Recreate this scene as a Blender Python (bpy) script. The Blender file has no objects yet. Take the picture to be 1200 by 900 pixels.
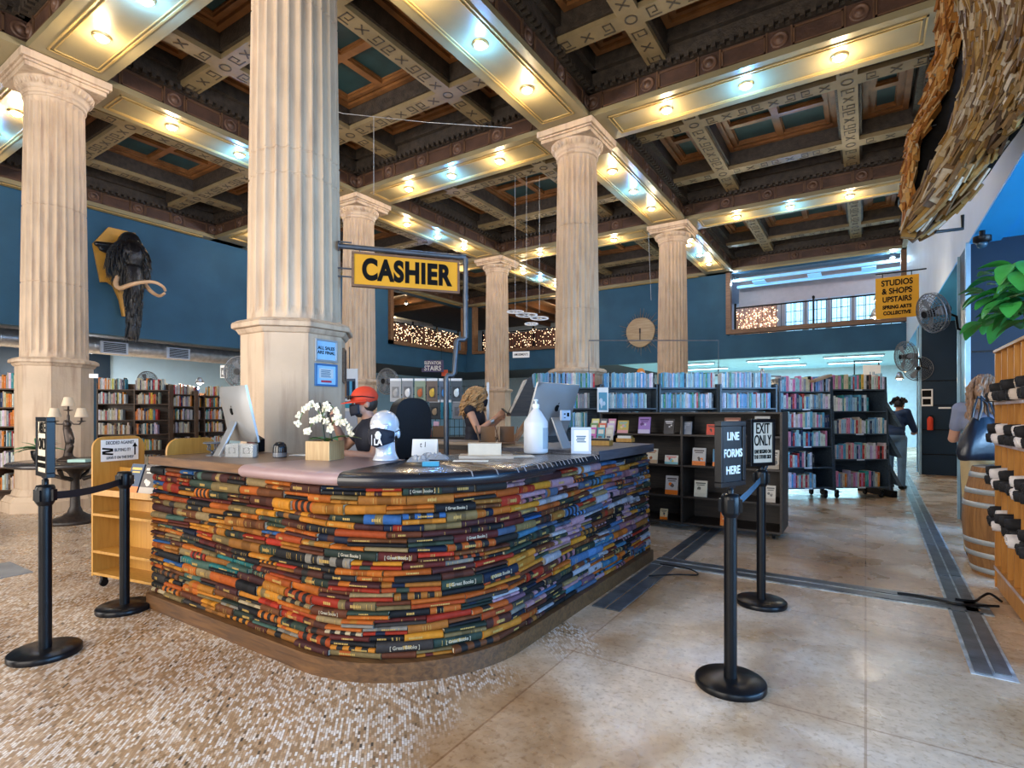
import bpy, math, random
from mathutils import Matrix, Vector, Euler
R = random.Random(7)
PI = math.pi
F, HY = 638.0, 485.0
YAW = 0.576
SN, CS = math.sin(YAW), math.cos(YAW)
CAMZ = 1.5
COL = bpy.context.scene.collection

# ------------------------------------------------------------------ geometry helpers
def at(px, py, d):
    """world point at depth d along the viewing axis of the survey camera"""
    r = (px - 600) * d / F
    return Vector((CS*r - SN*d, SN*r + CS*d, CAMZ + (HY-py)*d/F))
def flo(px, py, z=0.0):
    return at(px, py, F*(z-CAMZ)/(HY-py))
def onY(px, py, y):
    k = (px-600)/F; x = (k*CS*y - SN*y)/(CS + k*SN); d = -SN*x + CS*y
    return Vector((x, y, CAMZ+(HY-py)*d/F))
def onX(px, py, x):
    k = (px-600)/F; y = -(CS+k*SN)*x/(SN-k*CS); d = -SN*x + CS*y
    return Vector((x, y, CAMZ+(HY-py)*d/F))
def T(x=0, y=0, z=0): return Matrix.Translation((x, y, z))
def RZ(a): return Matrix.Rotation(a, 4, 'Z')
def RX(a): return Matrix.Rotation(a, 4, 'X')
def RY(a): return Matrix.Rotation(a, 4, 'Y')
def SC(x, y, z): return Matrix.Diagonal((x, y, z, 1))

class MB:
    def __init__(s): s.v=[]; s.f=[]; s.c=[]; s.sm=[]; s.mi=[]
    def add(s, vs, fs, col=(.5,.5,.5), M=None, smooth=False, mi=0):
        n=len(s.v)
        for v in vs:
            v=Vector(v); s.v.append(tuple(M@v) if M is not None else tuple(v))
        for i,f in enumerate(fs):
            s.f.append([n+k for k in f]); s.c.append(col[i] if isinstance(col,list) else col); s.sm.append(smooth); s.mi.append(mi)
        return s
    def box(s, x0,x1,y0,y1,z0,z1, col=(.5,.5,.5), M=None, mi=0):
        vs=[(x,y,z) for z in (z0,z1) for y in (y0,y1) for x in (x0,x1)]
        fs=[(0,2,3,1),(4,5,7,6),(0,1,5,4),(2,6,7,3),(0,4,6,2),(1,3,7,5)]
        return s.add(vs,fs,col,M,False,mi)
    def cb(s, c, sz, col=(.5,.5,.5), M=None, mi=0):
        return s.box(c[0]-sz[0]/2,c[0]+sz[0]/2,c[1]-sz[1]/2,c[1]+sz[1]/2,c[2]-sz[2]/2,c[2]+sz[2]/2,col,M,mi)
    def prism(s, poly, h0, h1, col=(.5,.5,.5), M=None, smooth=False, mi=0):
        """poly in XY extruded along Z"""
        n=len(poly)
        vs=[(p[0],p[1],h0) for p in poly]+[(p[0],p[1],h1) for p in poly]
        fs=[tuple(range(n-1,-1,-1)),tuple(range(n,2*n))]
        s.add(vs,fs,col,M,False,mi)
        return s.add(vs,[(i,(i+1)%n,n+(i+1)%n,n+i) for i in range(n)],col,M,smooth,mi)
    def lathe(s, prof, n=24, col=(.5,.5,.5), M=None, smooth=True, mi=0, cap=True, rf=None):
        vs=[]; 
        for k,(r,z) in enumerate(prof):
            for i in range(n):
                a=2*PI*i/n; rr=r*(rf(a,k) if rf else 1)
                vs.append((rr*math.cos(a),rr*math.sin(a),z))
        fs=[]
        for k in range(len(prof)-1):
            for i in range(n):
                j=(i+1)%n; fs.append((k*n+i,k*n+j,(k+1)*n+j,(k+1)*n+i))
        s.add(vs,fs,col,M,smooth,mi)
        if cap:
            s.add(vs[:n],[tuple(range(n-1,-1,-1))],col,M,False,mi); s.add(vs[-n:],[tuple(range(n))],col,M,False,mi)
        return s
    def tube(s, pts, r, n=8, col=(.5,.5,.5), M=None, smooth=True, mi=0):
        pts=[Vector(p) for p in pts]; rs=r if isinstance(r,(list,tuple)) else [r]*len(pts)
        vs=[]; prev=None
        for k,p in enumerate(pts):
            t=(pts[min(k+1,len(pts)-1)]-pts[max(k-1,0)])
            if t.length<1e-9: t=Vector((0,0,1))
            t.normalize()
            if prev is None:
                u=t.orthogonal().normalized()
            else:
                u=(prev-t*prev.dot(t)); 
                u=u.normalized() if u.length>1e-6 else t.orthogonal().normalized()
            prev=u; w=t.cross(u)
            for i in range(n):
                a=2*PI*i/n; vs.append(tuple(p+(u*math.cos(a)+w*math.sin(a))*rs[k]))
        fs=[(k*n+i,k*n+(i+1)%n,(k+1)*n+(i+1)%n,(k+1)*n+i) for k in range(len(pts)-1) for i in range(n)]
        s.add(vs,fs,col,M,smooth,mi)
        s.add(vs[:n],[tuple(range(n-1,-1,-1))],col,M,False,mi); s.add(vs[-n:],[tuple(range(n))],col,M,False,mi)
        return s
    def ell(s, c, rad, col=(.5,.5,.5), M=None, n=16, m=10, smooth=True, mi=0):
        L=Matrix.Translation(c)@SC(*rad)
        prof=[(max(1e-3,math.sin(PI*k/m)),-math.cos(PI*k/m)) for k in range(m+1)]
        return s.lathe(prof,n,col,(M@L) if M is not None else L,smooth,mi)
    def build(s, name, mat, parent=None, bevel=0.0):
        me=bpy.data.meshes.new(name); me.from_pydata(s.v,[],s.f)
        mats=mat if isinstance(mat,(list,tuple)) else [mat]
        for m in mats: me.materials.append(m)
        me.polygons.foreach_set('use_smooth',s.sm); me.polygons.foreach_set('material_index',s.mi)
        ca=me.color_attributes.new('Col','FLOAT_COLOR','CORNER')
        buf=[]
        for f,c in zip(s.f,s.c): buf.extend((c[0],c[1],c[2],1.0)*len(f))
        ca.data.foreach_set('color',buf); me.update()
        o=bpy.data.objects.new(name,me); COL.objects.link(o)
        if parent is not None: o.parent=parent
        if bevel: 
            b=o.modifiers.new('bev','BEVEL'); b.width=bevel; b.segments=2; b.limit_method='ANGLE'
        return o

def capsule(mb,p0,r0,p1,r1,n=12):
    p0=Vector(p0); p1=Vector(p1); t=(p1-p0); L=t.length
    if L<1e-6: mb.ell(p0,(r0,)*3); return
    t/=L; pts=[];rs=[]
    for a in (0.05,.35,.7,1.0): pts.append(p0-t*r0*math.cos(a*PI/2)); rs.append(max(.001,r0*math.sin(a*PI/2)))
    for a in (1.0,.7,.35,.05): pts.append(p1+t*r1*math.cos(a*PI/2)); rs.append(max(.001,r1*math.sin(a*PI/2)))
    mb.tube(pts,rs,n)
def remesh(mb, name, mat, parent=None, voxel=.01, smooth=2, disp=None):
    o=mb.build(name,mat)
    m=o.modifiers.new('r','REMESH'); m.mode='VOXEL'; m.voxel_size=voxel; m.use_smooth_shade=True
    if smooth:
        q=o.modifiers.new('s','SMOOTH'); q.iterations=smooth; q.factor=.5
    dg=bpy.context.evaluated_depsgraph_get(); me=bpy.data.meshes.new_from_object(o.evaluated_get(dg))
    me.name=name; o.modifiers.clear(); old=o.data; o.data=me; bpy.data.meshes.remove(old)
    me.materials.clear(); me.materials.append(mat)
    me.polygons.foreach_set('use_smooth',[True]*len(me.polygons))
    o.name=name
    if parent is not None: o.parent=parent
    return o

def tag(o, label=None, cat=None, group=None, kind=None):
    if label: o['label']=label
    if cat: o['category']=cat
    if group: o['group']=group
    if kind: o['kind']=kind
    return o
def empty(name, loc, rz, label, cat, group=None, kind=None):
    o=bpy.data.objects.new(name,None); COL.objects.link(o); o.location=loc; o.rotation_euler=(0,0,rz); o.empty_display_size=.1
    return tag(o,label,cat,group,kind)
def struct(o): o['kind']='structure'; return o
def kids(o): return [c for c in COL.objects if c.parent==o]

# ------------------------------------------------------------------ materials
MC={}
def mat(name, col=None, rough=.5, metal=0.0, var=.12, vs=6.0, bump=0.0, bs=40.0, attr=False, emit=None, es=1.0, trans=0.0, coat=0.0, spec=.5, alpha=1.0):
    if name in MC: return MC[name]
    m=bpy.data.materials.new(name); m.use_nodes=True; nt=m.node_tree; N=nt.nodes; L=nt.links
    b=N['Principled BSDF']; tc=N.new('ShaderNodeTexCoord')
    b.inputs['Roughness'].default_value=rough; b.inputs['Metallic'].default_value=metal
    b.inputs['Specular IOR Level'].default_value=spec
    if coat: b.inputs['Coat Weight'].default_value=coat; b.inputs['Coat Roughness'].default_value=.1
    if trans: b.inputs['Transmission Weight'].default_value=trans
    if alpha<1: b.inputs['Alpha'].default_value=alpha
    nz=N.new('ShaderNodeTexNoise'); nz.inputs['Scale'].default_value=vs; nz.inputs['Detail'].default_value=4
    L.new(tc.outputs['Object'],nz.inputs['Vector'])
    mr=N.new('ShaderNodeMapRange'); mr.inputs['From Min'].default_value=.3; mr.inputs['From Max'].default_value=.7
    mr.inputs['To Min'].default_value=1-var; mr.inputs['To Max'].default_value=1+var; L.new(nz.outputs['Fac'],mr.inputs['Value'])
    vm=N.new('ShaderNodeVectorMath'); vm.operation='SCALE'; L.new(mr.outputs[0],vm.inputs['Scale'])
    if attr:
        a=N.new('ShaderNodeAttribute'); a.attribute_name='Col'; L.new(a.outputs['Color'],vm.inputs[0])
    else: vm.inputs[0].default_value=col
    L.new(vm.outputs[0],b.inputs['Base Color'])
    if emit:
        b.inputs['Emission Color'].default_value=(*emit,1); b.inputs['Emission Strength'].default_value=es
    if bump:
        n2=N.new('ShaderNodeTexNoise'); n2.inputs['Scale'].default_value=bs; n2.inputs['Detail'].default_value=5; L.new(tc.outputs['Object'],n2.inputs['Vector'])
        bp=N.new('ShaderNodeBump'); bp.inputs['Strength'].default_value=bump; bp.inputs['Distance'].default_value=.02
        L.new(n2.outputs['Fac'],bp.inputs['Height']); L.new(bp.outputs[0],b.inputs['Normal'])
    MC[name]=m; return m
def wood(name, c1, c2, rough=.5, axis=0, scale=3.0):
    if name in MC: return MC[name]
    m=mat(name,c1,rough); nt=m.node_tree; N=nt.nodes; L=nt.links; b=N['Principled BSDF']
    tc=N.new('ShaderNodeTexCoord'); mp=N.new('ShaderNodeMapping'); L.new(tc.outputs['Object'],mp.inputs['Vector'])
    sc=[14,14,14]; sc[axis]=1.2; mp.inputs['Scale'].default_value=sc
    nz=N.new('ShaderNodeTexNoise'); nz.inputs['Scale'].default_value=scale; nz.inputs['Detail'].default_value=6; nz.inputs['Distortion'].default_value=.6; L.new(mp.outputs[0],nz.inputs['Vector'])
    cr=N.new('ShaderNodeValToRGB'); cr.color_ramp.elements[0].position=.32; cr.color_ramp.elements[1].position=.68
    cr.color_ramp.elements[0].color=(*c1,1); cr.color_ramp.elements[1].color=(*c2,1); L.new(nz.outputs['Fac'],cr.inputs[0]); L.new(cr.outputs[0],b.inputs['Base Color'])
    return m

M_attr=mat('cover cloth',rough=.62,spec=.15,attr=True,var=.15,vs=30)
M_gloss=mat('glossy print',rough=.34,spec=.3,attr=True,var=.04,vs=20)
M_matte=mat('matte paint',rough=.75,attr=True,var=.08,vs=4)
M_stone=mat('limestone',(.54,.41,.29),.7,var=.12,vs=2.2,bump=.15,bs=35)
def stone_joints(m):
    N=m.node_tree.nodes; L=m.node_tree.links; b=N['Principled BSDF']
    src=b.inputs['Base Color'].links[0].from_socket
    tc=N.new('ShaderNodeTexCoord'); mp=N.new('ShaderNodeMapping'); mp.inputs['Scale'].default_value=(7,7,.7); L.new(tc.outputs['Object'],mp.inputs['Vector'])
    nz=N.new('ShaderNodeTexNoise'); nz.inputs['Scale'].default_value=1.6; nz.inputs['Detail'].default_value=6; L.new(mp.outputs[0],nz.inputs['Vector'])
    cr=N.new('ShaderNodeValToRGB'); e=cr.color_ramp.elements; e[0].position=.30; e[0].color=(.55,.45,.42,1); e[1].position=.5; e[1].color=(1,1,1,1)
    L.new(nz.outputs['Fac'],cr.inputs[0])
    mx=N.new('ShaderNodeMix'); mx.data_type='RGBA'; mx.blend_type='MULTIPLY'; mx.inputs['Factor'].default_value=.55
    L.new(src,mx.inputs['A']); L.new(cr.outputs[0],mx.inputs['B']); L.new(mx.outputs['Result'],b.inputs['Base Color'])
stone_joints(M_stone)
M_blue=mat('blue wall paint',(.028,.090,.155),.7,spec=.25,var=.14,vs=1.3)
M_navy=mat('navy paint',(.006,.022,.045),.4,spec=.3,var=.12,vs=2)
M_white=mat('white plaster',(.48,.55,.66),.6,var=.05,vs=2)
M_pale=mat('pale blue plaster',(.44,.64,.80),.6,var=.04,vs=2)
M_skyb=mat('bright blue ceiling paint',(.02,.36,.80),.5,var=.05,vs=1)
M_black=mat('black metal',(.005,.0055,.007),.28,var=.2,vs=10,spec=.22)
M_steel=mat('galvanised steel',(.45,.48,.52),.35,metal=.8,var=.2,vs=8)
M_chrome=mat('chrome',(.7,.72,.75),.2,metal=1,var=.05)
M_iron=mat('dark pipe iron',(.10,.11,.13),.4,metal=.6,var=.2,vs=10)
M_birch=wood('birch plywood',(.40,.19,.030),(.50,.26,.05),.45,2)
M_orangewood=wood('orange stained pine',(.42,.17,.03),(.58,.27,.06),.45,2)
M_dkwood=wood('dark stained wood',(.009,.006,.005),(.034,.022,.016),.5,0)
M_case=wood('walnut shelving',(.040,.019,.008),(.11,.052,.022),.45,0)
M_slate=wood('blue grey shelving',(.030,.045,.062),(.07,.10,.13),.4,0)
M_gold=mat('sign yellow',(.66,.31,.02),.6,spec=.2,var=.06,vs=3)
M_brownframe=wood('brown timber frame',(.10,.045,.02),(.22,.11,.05),.5,0)
M_paper=mat('paper white',(.8,.8,.78),.6,var=.04,vs=10)

# ------------------------------------------------------------------ floor material
def floor_mat():
    m=bpy.data.materials.new('worn mosaic floor'); m.use_nodes=True; N=m.node_tree.nodes; L=m.node_tree.links; b=N['Principled BSDF']
    tc=N.new('ShaderNodeTexCoord'); P=tc.outputs['Object']
    def noise(sc,det=5,dist=0,vec=None):
        n=N.new('ShaderNodeTexNoise'); n.inputs['Scale'].default_value=sc; n.inputs['Detail'].default_value=det; n.inputs['Distortion'].default_value=dist; L.new(vec or P,n.inputs['Vector']); return n.outputs['Fac']
    def ramp(src,pts):
        c=N.new('ShaderNodeValToRGB'); e=c.color_ramp.elements
        while len(e)<len(pts): e.new(.5)
        for i,(p,col) in enumerate(pts): e[i].position=p; e[i].color=(*col,1) if len(col)==3 else col
        L.new(src,c.inputs[0]); return c.outputs[0]
    def mix(f,a,bb,mode='MIX'):
        x=N.new('ShaderNodeMix'); x.data_type='RGBA'; x.blend_type=mode
        for s,v in (('Factor',f),('A',a),('B',bb)):
            if isinstance(v,(int,float)): x.inputs[s].default_value=v
            elif isinstance(v,tuple): x.inputs[s].default_value=(*v,1)
            else: L.new(v,x.inputs[s])
        return x.outputs['Result']
    def math_(op,a,bb=0.0,c=None):
        x=N.new('ShaderNodeMath'); x.operation=op
        for i,v in enumerate((a,bb) if c is None else (a,bb,c)):
            if isinstance(v,(int,float)): x.inputs[i].default_value=v
            else: L.new(v,x.inputs[i])
        return x.outputs[0]
    # small woven marble tiles
    mp=N.new('ShaderNodeMapping'); mp.inputs['Rotation'].default_value=(0,0,.78); L.new(P,mp.inputs['Vector'])
    vo=N.new('ShaderNodeTexBrick'); vo.inputs['Scale'].default_value=1; vo.inputs['Brick Width'].default_value=.030; vo.inputs['Row Height'].default_value=.0125
    vo.inputs['Mortar Size'].default_value=.0011; vo.inputs['Color1'].default_value=(0,0,0,1); vo.inputs['Color2'].default_value=(1,1,1,1); vo.inputs['Mortar'].default_value=(.5,.5,.5,1); vo.offset=.5
    L.new(mp.outputs[0],vo.inputs['Vector'])
    tilec=ramp(vo.outputs['Color'],[(0,(.07,.06,.05)),(.04,(.30,.19,.10)),(.30,(.44,.28,.155)),(.52,(.53,.37,.23)),(.66,(.68,.58,.48)),(1,(.82,.78,.73))])
    tilec=mix(math_('MULTIPLY',vo.outputs['Fac'],.7),tilec,(.22,.16,.10))
    tilec=mix(1,tilec,ramp(noise(1.1,6),[(.3,(.62,.55,.50)),(.62,(1,1,1))]),'MULTIPLY')
    # worn screed with patches
    con=ramp(noise(.9,8,.8),[(.28,(.30,.18,.09)),(.40,(.52,.36,.22)),(.52,(.70,.56,.42)),(.72,(.80,.70,.60))])
    con=mix(1,con,ramp(noise(14,6),[(.3,(.80,.77,.74)),(.65,(1,1,1))]),'MULTIPLY')
    spots=ramp(noise(9,3,.3),[(.22,(.25,.22,.20)),(.27,(1,1,1))]); con=mix(1,con,spots,'MULTIPLY'); con=mix(1,con,ramp(noise(38,4,.2),[(.30,(.72,.66,.60)),(.48,(1,1,1))]),'MULTIPLY'); con=mix(1,con,ramp(noise(.45,4,1.2),[(.38,(.80,.68,.55)),(.52,(1,1,1))]),'MULTIPLY')
    # faint tile traces inside the screed
    b2=N.new('ShaderNodeTexBrick'); b2.inputs['Scale'].default_value=1; b2.inputs['Brick Width'].default_value=1.55; b2.inputs['Row Height'].default_value=1.55; b2.inputs['Mortar Size'].default_value=.006; b2.offset=0
    b2.inputs['Color1'].default_value=(1,1,1,1); b2.inputs['Color2'].default_value=(.86,.84,.80,1); b2.inputs['Mortar'].default_value=(.55,.45,.38,1); L.new(P,b2.inputs['Vector'])
    con=mix(.8,con,b2.outputs['Color'],'MULTIPLY')
    sx=N.new('ShaderNodeSeparateXYZ'); L.new(P,sx.inputs[0])
    # mosaic is kept in front of and beside the counter (west and south), screed east
    k=math_('ADD',math_('MULTIPLY',sx.outputs['X'],-.55),math_('MULTIPLY',sx.outputs['Y'],-.25))
    k=math_('ADD',k,math_('MULTIPLY',math_('SUBTRACT',noise(.8,5,.5),.5),2.4))
    k=math_('ADD',k,-.18)
    msk=ramp(k,[(.0,(0,0,0)),(.18,(1,1,1))])
    base=mix(msk,con,tilec)
    # grimy band hugging the counter plinth
    L.new(base,b.inputs['Base Color'])
    rg=N.new('ShaderNodeMapRange'); rg.inputs['From Min'].default_value=.3; rg.inputs['From Max'].default_value=.7; rg.inputs['To Min'].default_value=.16; rg.inputs['To Max'].default_value=.42; L.new(noise(2.2,6),rg.inputs['Value'])
    L.new(rg.outputs[0],b.inputs['Roughness'])
    bp=N.new('ShaderNodeBump'); bp.inputs['Strength'].default_value=.12; bp.inputs['Distance'].default_value=.01; L.new(noise(25,6),bp.inputs['Height']); L.new(bp.outputs[0],b.inputs['Normal'])
    return m
CX=[-17.19,-10.96,-4.73,1.50]; CYS=[-2.92,3.35,9.62,15.90,22.17]
fl=MB().box(-27,11,-4.2,33,-.2,0).build('floor',floor_mat()); struct(fl)

# metal cover strips let into the floor
def strip(name,x0,x1,y0,y1,col,label,cat='floor strip',z=.012):
    pass
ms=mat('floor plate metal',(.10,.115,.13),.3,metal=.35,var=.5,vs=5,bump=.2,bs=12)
ms2=mat('pale worn tape',(.42,.48,.52),.35,metal=.2,var=.5,vs=9)
b=MB(); MS=T(.53,4.1,0)@RZ(-.015); y=0
while y<16:
    L_=R.uniform(1.0,1.6); b.box(.0,.08,y,y+L_-.02,.0,.011,M=MS); b.box(.095,.17,y+.05,y+L_+.03,.0,.010,M=MS); y+=L_
struct(b.build('trim_1',ms))
struct(MB().box(-.02,.19,-.02,16,.0,.004,M=MS).build('trim_2',ms2))
b=MB(); b.box(-1.8,.80,5.34,5.45,0,.010); b.box(-1.8,.80,5.50,5.60,0,.010); struct(b.build('trim_3',ms))
struct(MB().box(-1.8,.80,5.31,5.63,0,.004).build('trim_4',ms2))
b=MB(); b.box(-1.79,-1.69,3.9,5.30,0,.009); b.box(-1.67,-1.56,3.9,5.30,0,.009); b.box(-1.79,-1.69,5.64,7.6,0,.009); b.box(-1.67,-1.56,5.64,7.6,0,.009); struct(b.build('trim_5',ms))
struct(MB().box(-7.25,-6.6,1.2,1.85,0,.008).build('trim_92',mat('grey floor hatch',(.22,.23,.24),.5,var=.2)))

# ------------------------------------------------------------------ ceiling
M_soff=mat('olive gilt soffit',(.25,.205,.11),.38,var=.18,vs=1.2)
M_gilt=mat('gilt moulding',(.50,.35,.13),.35,metal=.3,var=.1)
M_fas=mat('umber fascia',(.075,.036,.022),.5,var=.35,vs=3,bump=.3,bs=18)
M_dark=mat('sooty carved moulding',(.042,.030,.020),.55,var=.45,vs=9,bump=.6,bs=30)
M_sec=mat('buff stencilled rib',(.25,.18,.085),.55,var=.2,vs=3)
M_ink=mat('stencil ink',(.07,.05,.03),.6)
M_cof=mat('russet coffer frame',(.21,.085,.024),.45,var=.35,vs=3)
M_teal=mat('dark teal coffer panel',(.012,.05,.055),.5,var=.3,vs=3)
ZM=6.92; ZS=7.42; ZT=7.95
cl=MB().box(-17.6,1.9,-3.4,22.6,ZT,ZT+.1).build('ceiling',M_dark); struct(cl)
tn=[5]
def trim(mb,m,parent=None,bevel=0):
    tn[0]+=1; o=mb.build('trim_%d'%tn[0],m,parent,bevel); return struct(o)
fr=(.285,.715)
hw=.5
# main beams (one object per line, fascia, soffit mouldings, rosettes as parts)
def beam(axis, c, a0, a1, nodes, half=None):
    """axis 'x': runs along Y at x=c ; 'y': runs along X at y=c"""
    W=Matrix.Identity(4) if axis=='x' else Matrix(((0,1,0,0),(1,0,0,0),(0,0,1,0),(0,0,0,1)))
    lo,hi=(-hw,hw) if half is None else half
    m=MB().box(c+lo,c+hi,a0,a1,ZM,ZM+.10,M=W); o=trim(m,M_soff)
    f=MB().box(c+lo+.03,c+hi-.03,a0,a1,ZM+.10,7.34,M=W); f.build('fascia',M_fas,o)
    g=MB(); g.box(c+lo-.03,c+hi+.03,a0,a1,7.34,7.40,M=W); g.box(c+lo-.10,c+hi+.10,a0,a1,7.40,7.62,M=W); g.box(c+lo-.20,c+hi+.20,a0,a1,7.62,ZT,M=W)
    yy=a0
    while yy<a1:  # dentils
        for s_,e in ((-1,lo),(1,hi)):
            g.box(*(sorted((c+e+s_*.03,c+e+s_*.12))),yy,yy+.07,7.34,7.42,M=W)
        yy+=.14
    g.build('cornice',M_dark,o)
    q=MB(); r=MB(); p=MB()
    for n0,n1 in zip(nodes[:-1],nodes[1:]):
        s0,s1=n0+.78,n1-.78
        for ins,wd in ((.0,.022),(.06,.012)):
            xa,xb=c+lo+.16+ins,c+hi-.16-ins; ya,yb=s0+ins,s1-ins
            q.box(xa,xa+wd,ya,yb,ZM-.018,ZM+.01,M=W); q.box(xb-wd,xb,ya,yb,ZM-.018,ZM+.01,M=W)
            q.box(xa,xb,ya,ya+wd,ZM-.018,ZM+.01,M=W); q.box(xa,xb,yb-wd,yb,ZM-.018,ZM+.01,M=W)
        k=5
        for i in range(k+1):
            cy=n0+.55+(n1-n0-1.1)*i/k
            for s_,e in ((-1,c+lo+.03),(1,c+hi-.03)):
                MM=W@T(e,cy,7.18)@RY(s_*PI/2)
                r.lathe([(.125,-.01),(.125,.02),(.10,.03),(.09,.018),(.055,.018),(.05,.04),(.001,.045)],16,M=MM)
                if i<k:
                    L0,L1=cy+.19,cy+(n1-n0-1.1)/k-.19
                    xs=sorted((e,e+s_*.018))
                    for (u0,u1,z0,z1) in ((L0,L1,7.04,7.065),(L0,L1,7.285,7.31),(L0,L0+.025,7.04,7.31),(L1-.025,L1,7.04,7.31)):
                        p.box(xs[0],xs[1],u0,u1,z0,z1,M=W)
                    for u in (cy-.17,cy+.17): p.box(xs[0],xs[1],u-.012,u+.012,7.02,7.34,M=W)
    q.build('soffit_moulding',M_gilt,o); r.build('rosette_band',mat('umber rosette',(.12,.06,.035),.5,var=.3,vs=5),o); p.build('panel_moulding',mat('umber raised panel',(.12,.06,.03),.45,var=.3,vs=4),o)
for x in CX[1:3]: beam('x',x,CYS[0],22.17,CYS)
beam('x',CX[0],CYS[0],22.17,CYS,half=(0,.32)); beam('x',CX[3],CYS[0],22.17,CYS,half=(-.5,.3))
for y in CYS[1:4]: beam('y',y,-17.19,1.5,CX)
beam('y',CYS[4],-17.19,1.5,CX,half=(-.32,0))
# coffers
for xi in range(3):
    for yi in range(4):
        if yi==0 and xi==0: continue
        x0,x1=CX[xi],CX[xi+1]; y0,y1=CYS[yi],CYS[yi+1]
        sb=MB(); ink=MB(); wd=.16
        xs=[x0+(x1-x0)*f for f in fr]; ys=[y0+(y1-y0)*f for f in fr]
        xa,xb,ya,yb=x0+.5,x1-.5,y0+.5,y1-.5
        for x in xs: sb.box(x-wd,x+wd,ya,yb,ZS,ZS+.09)
        for y in ys: 
            for u0,u1 in ((xa,xs[0]-wd),(xs[0]+wd,xs[1]-wd),(xs[1]+wd,xb)): sb.box(u0,u1,y-wd,y+wd,ZS,ZS+.09)
        o=trim(sb,M_sec)
        ub=MB()
        for x in xs: ub.box(x-wd-.05,x+wd+.05,ya,yb,ZS+.09,ZT)
        for y in ys: ub.box(xa,xb,y-wd-.05,y+wd+.05,ZS+.09,ZT)
        ub.build('carved_side',M_dark,o)
        zz=ZS-.004
        def key(cx,cy,along,flip):
            # fret motif: hooked strokes
            s_=.085; MM=T(cx,cy,0)@RZ(0 if along=='x' else PI/2)@SC(flip,1,1)
            for (u0,u1,v0,v1) in ((-s_,s_,s_*.82,s_),(-s_,-s_*.82,-s_,s_),(-s_,s_*.5,-s_,-s_*.82),(s_*.35,s_*.5,-s_,s_*.3),(-s_*.4,s_*.5,s_*.15,s_*.3)):
                ink.box(u0*1.1,u1*1.1,v0*1.25,v1*1.25,zz-.004,ZS+.004,M=MM)
        def cross(cx,cy):
            for a in (PI/4,-PI/4): ink.box(-.11,.11,-.012,.012,zz-.004,ZS+.004,M=T(cx,cy,0)@RZ(a))
        def run(c,a,b_,axis):
            n=max(2,int((b_-a)/.27)); 
            for i in range(n):
                u=a+(i+.5)*(b_-a)/n
                pos=(c,u) if axis=='y' else (u,c)
                if i%3==1: cross(*pos)
                else: key(pos[0],pos[1],'y' if axis=='y' else 'x',1 if i%3==0 else -1)
        for x in xs:
            for a,c_ in ((ya,ys[0]-wd),(ys[0]+wd,ys[1]-wd),(ys[1]+wd,yb)): run(x,a+.05,c_-.05,'y')
        for y in ys:
            for a,c_ in ((xa,xs[0]-wd),(xs[0]+wd,xs[1]-wd),(xs[1]+wd,xb)): run(y,a+.05,c_-.05,'x')
        for x in xs:
            for y in ys:
                ink.lathe([(.10,zz-.004),(.10,ZS+.004),(.075,ZS+.004),(.075,zz-.004),(.10,zz-.004)],12,M=T(x,y,0),cap=False)
        ink.build('stencil_pattern',M_ink,o)
        cf=MB(); te=MB(); XX=[xa-.02]+xs+[xb+.02]; YY=[ya-.02]+ys+[yb+.02]
        for i in range(3):
            for j in range(3):
                u0=XX[i]+(.22 if i else .28); u1=XX[i+1]-(.22 if i<2 else .28); v0=YY[j]+(.22 if j else .28); v1=YY[j+1]-(.22 if j<2 else .28)
                zt=ZT-.02
                def frame(a0,a1,b0,b1,w,z0,z1):
                    cf.box(a0,a1,b0,b0+w,z0,z1); cf.box(a0,a1,b1-w,b1,z0,z1); cf.box(a0,a0+w,b0+w,b1-w,z0,z1); cf.box(a1-w,a1,b0+w,b1-w,z0,z1)
                frame(u0,u1,v0,v1,.10,zt-.13,zt+.02); frame(u0+.10,u1-.10,v0+.10,v1-.10,.05,zt-.07,zt+.02)
                nu=2 if (u1-u0)>1.3 else 1; nv=2 if (v1-v0)>1.3 else 1
                for a in range(nu):
                    for c_ in range(nv):
                        p0=u0+.15+(u1-u0-.3)*a/nu; p1=u0+.15+(u1-u0-.3)*(a+1)/nu; q0=v0+.15+(v1-v0-.3)*c_/nv; q1=v0+.15+(v1-v0-.3)*(c_+1)/nv
                        frame(p0,p1,q0,q1,.07,zt-.10,zt+.02); te.box(p0+.07,p1-.07,q0+.07,q1-.07,zt-.012,zt+.02)
                        frame(p0+.07,p1-.07,q0+.07,q1-.07,.025,zt-.05,zt+.02)
        cf.build('coffer_frame',M_cof,o); te.build('coffer_panel',M_teal,o)

# ------------------------------------------------------------------ walls
def wall(name,m,boxes,parent=None):
    b=MB()
    for q in boxes: b.box(*q)
    return struct(b.build(name,m))
ZB=3.64
wall('wall_left',M_blue,[(-17.5,-17.19,-3.2,16.7,ZB,7.9),(-17.5,-17.19,16.7,22.17,ZB,4.52),(-17.5,-17.19,16.7,22.17,6.90,7.9)])
wall('wall_back',M_blue,[(-17.5,-16.75,22.17,22.5,4.52,7.9),(-17.5,1.13,22.17,22.5,ZB,4.52),(-10.4,-4.45,22.17,22.5,4.52,7.9),(-16.75,-10.4,22.17,22.5,6.92,7.9),(-4.45,1.13,22.17,22.5,6.93,7.9)])
wall('wall_right',M_white,[(1.13,1.45,-3.2,22.5,3.75,6.95)])
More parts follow.
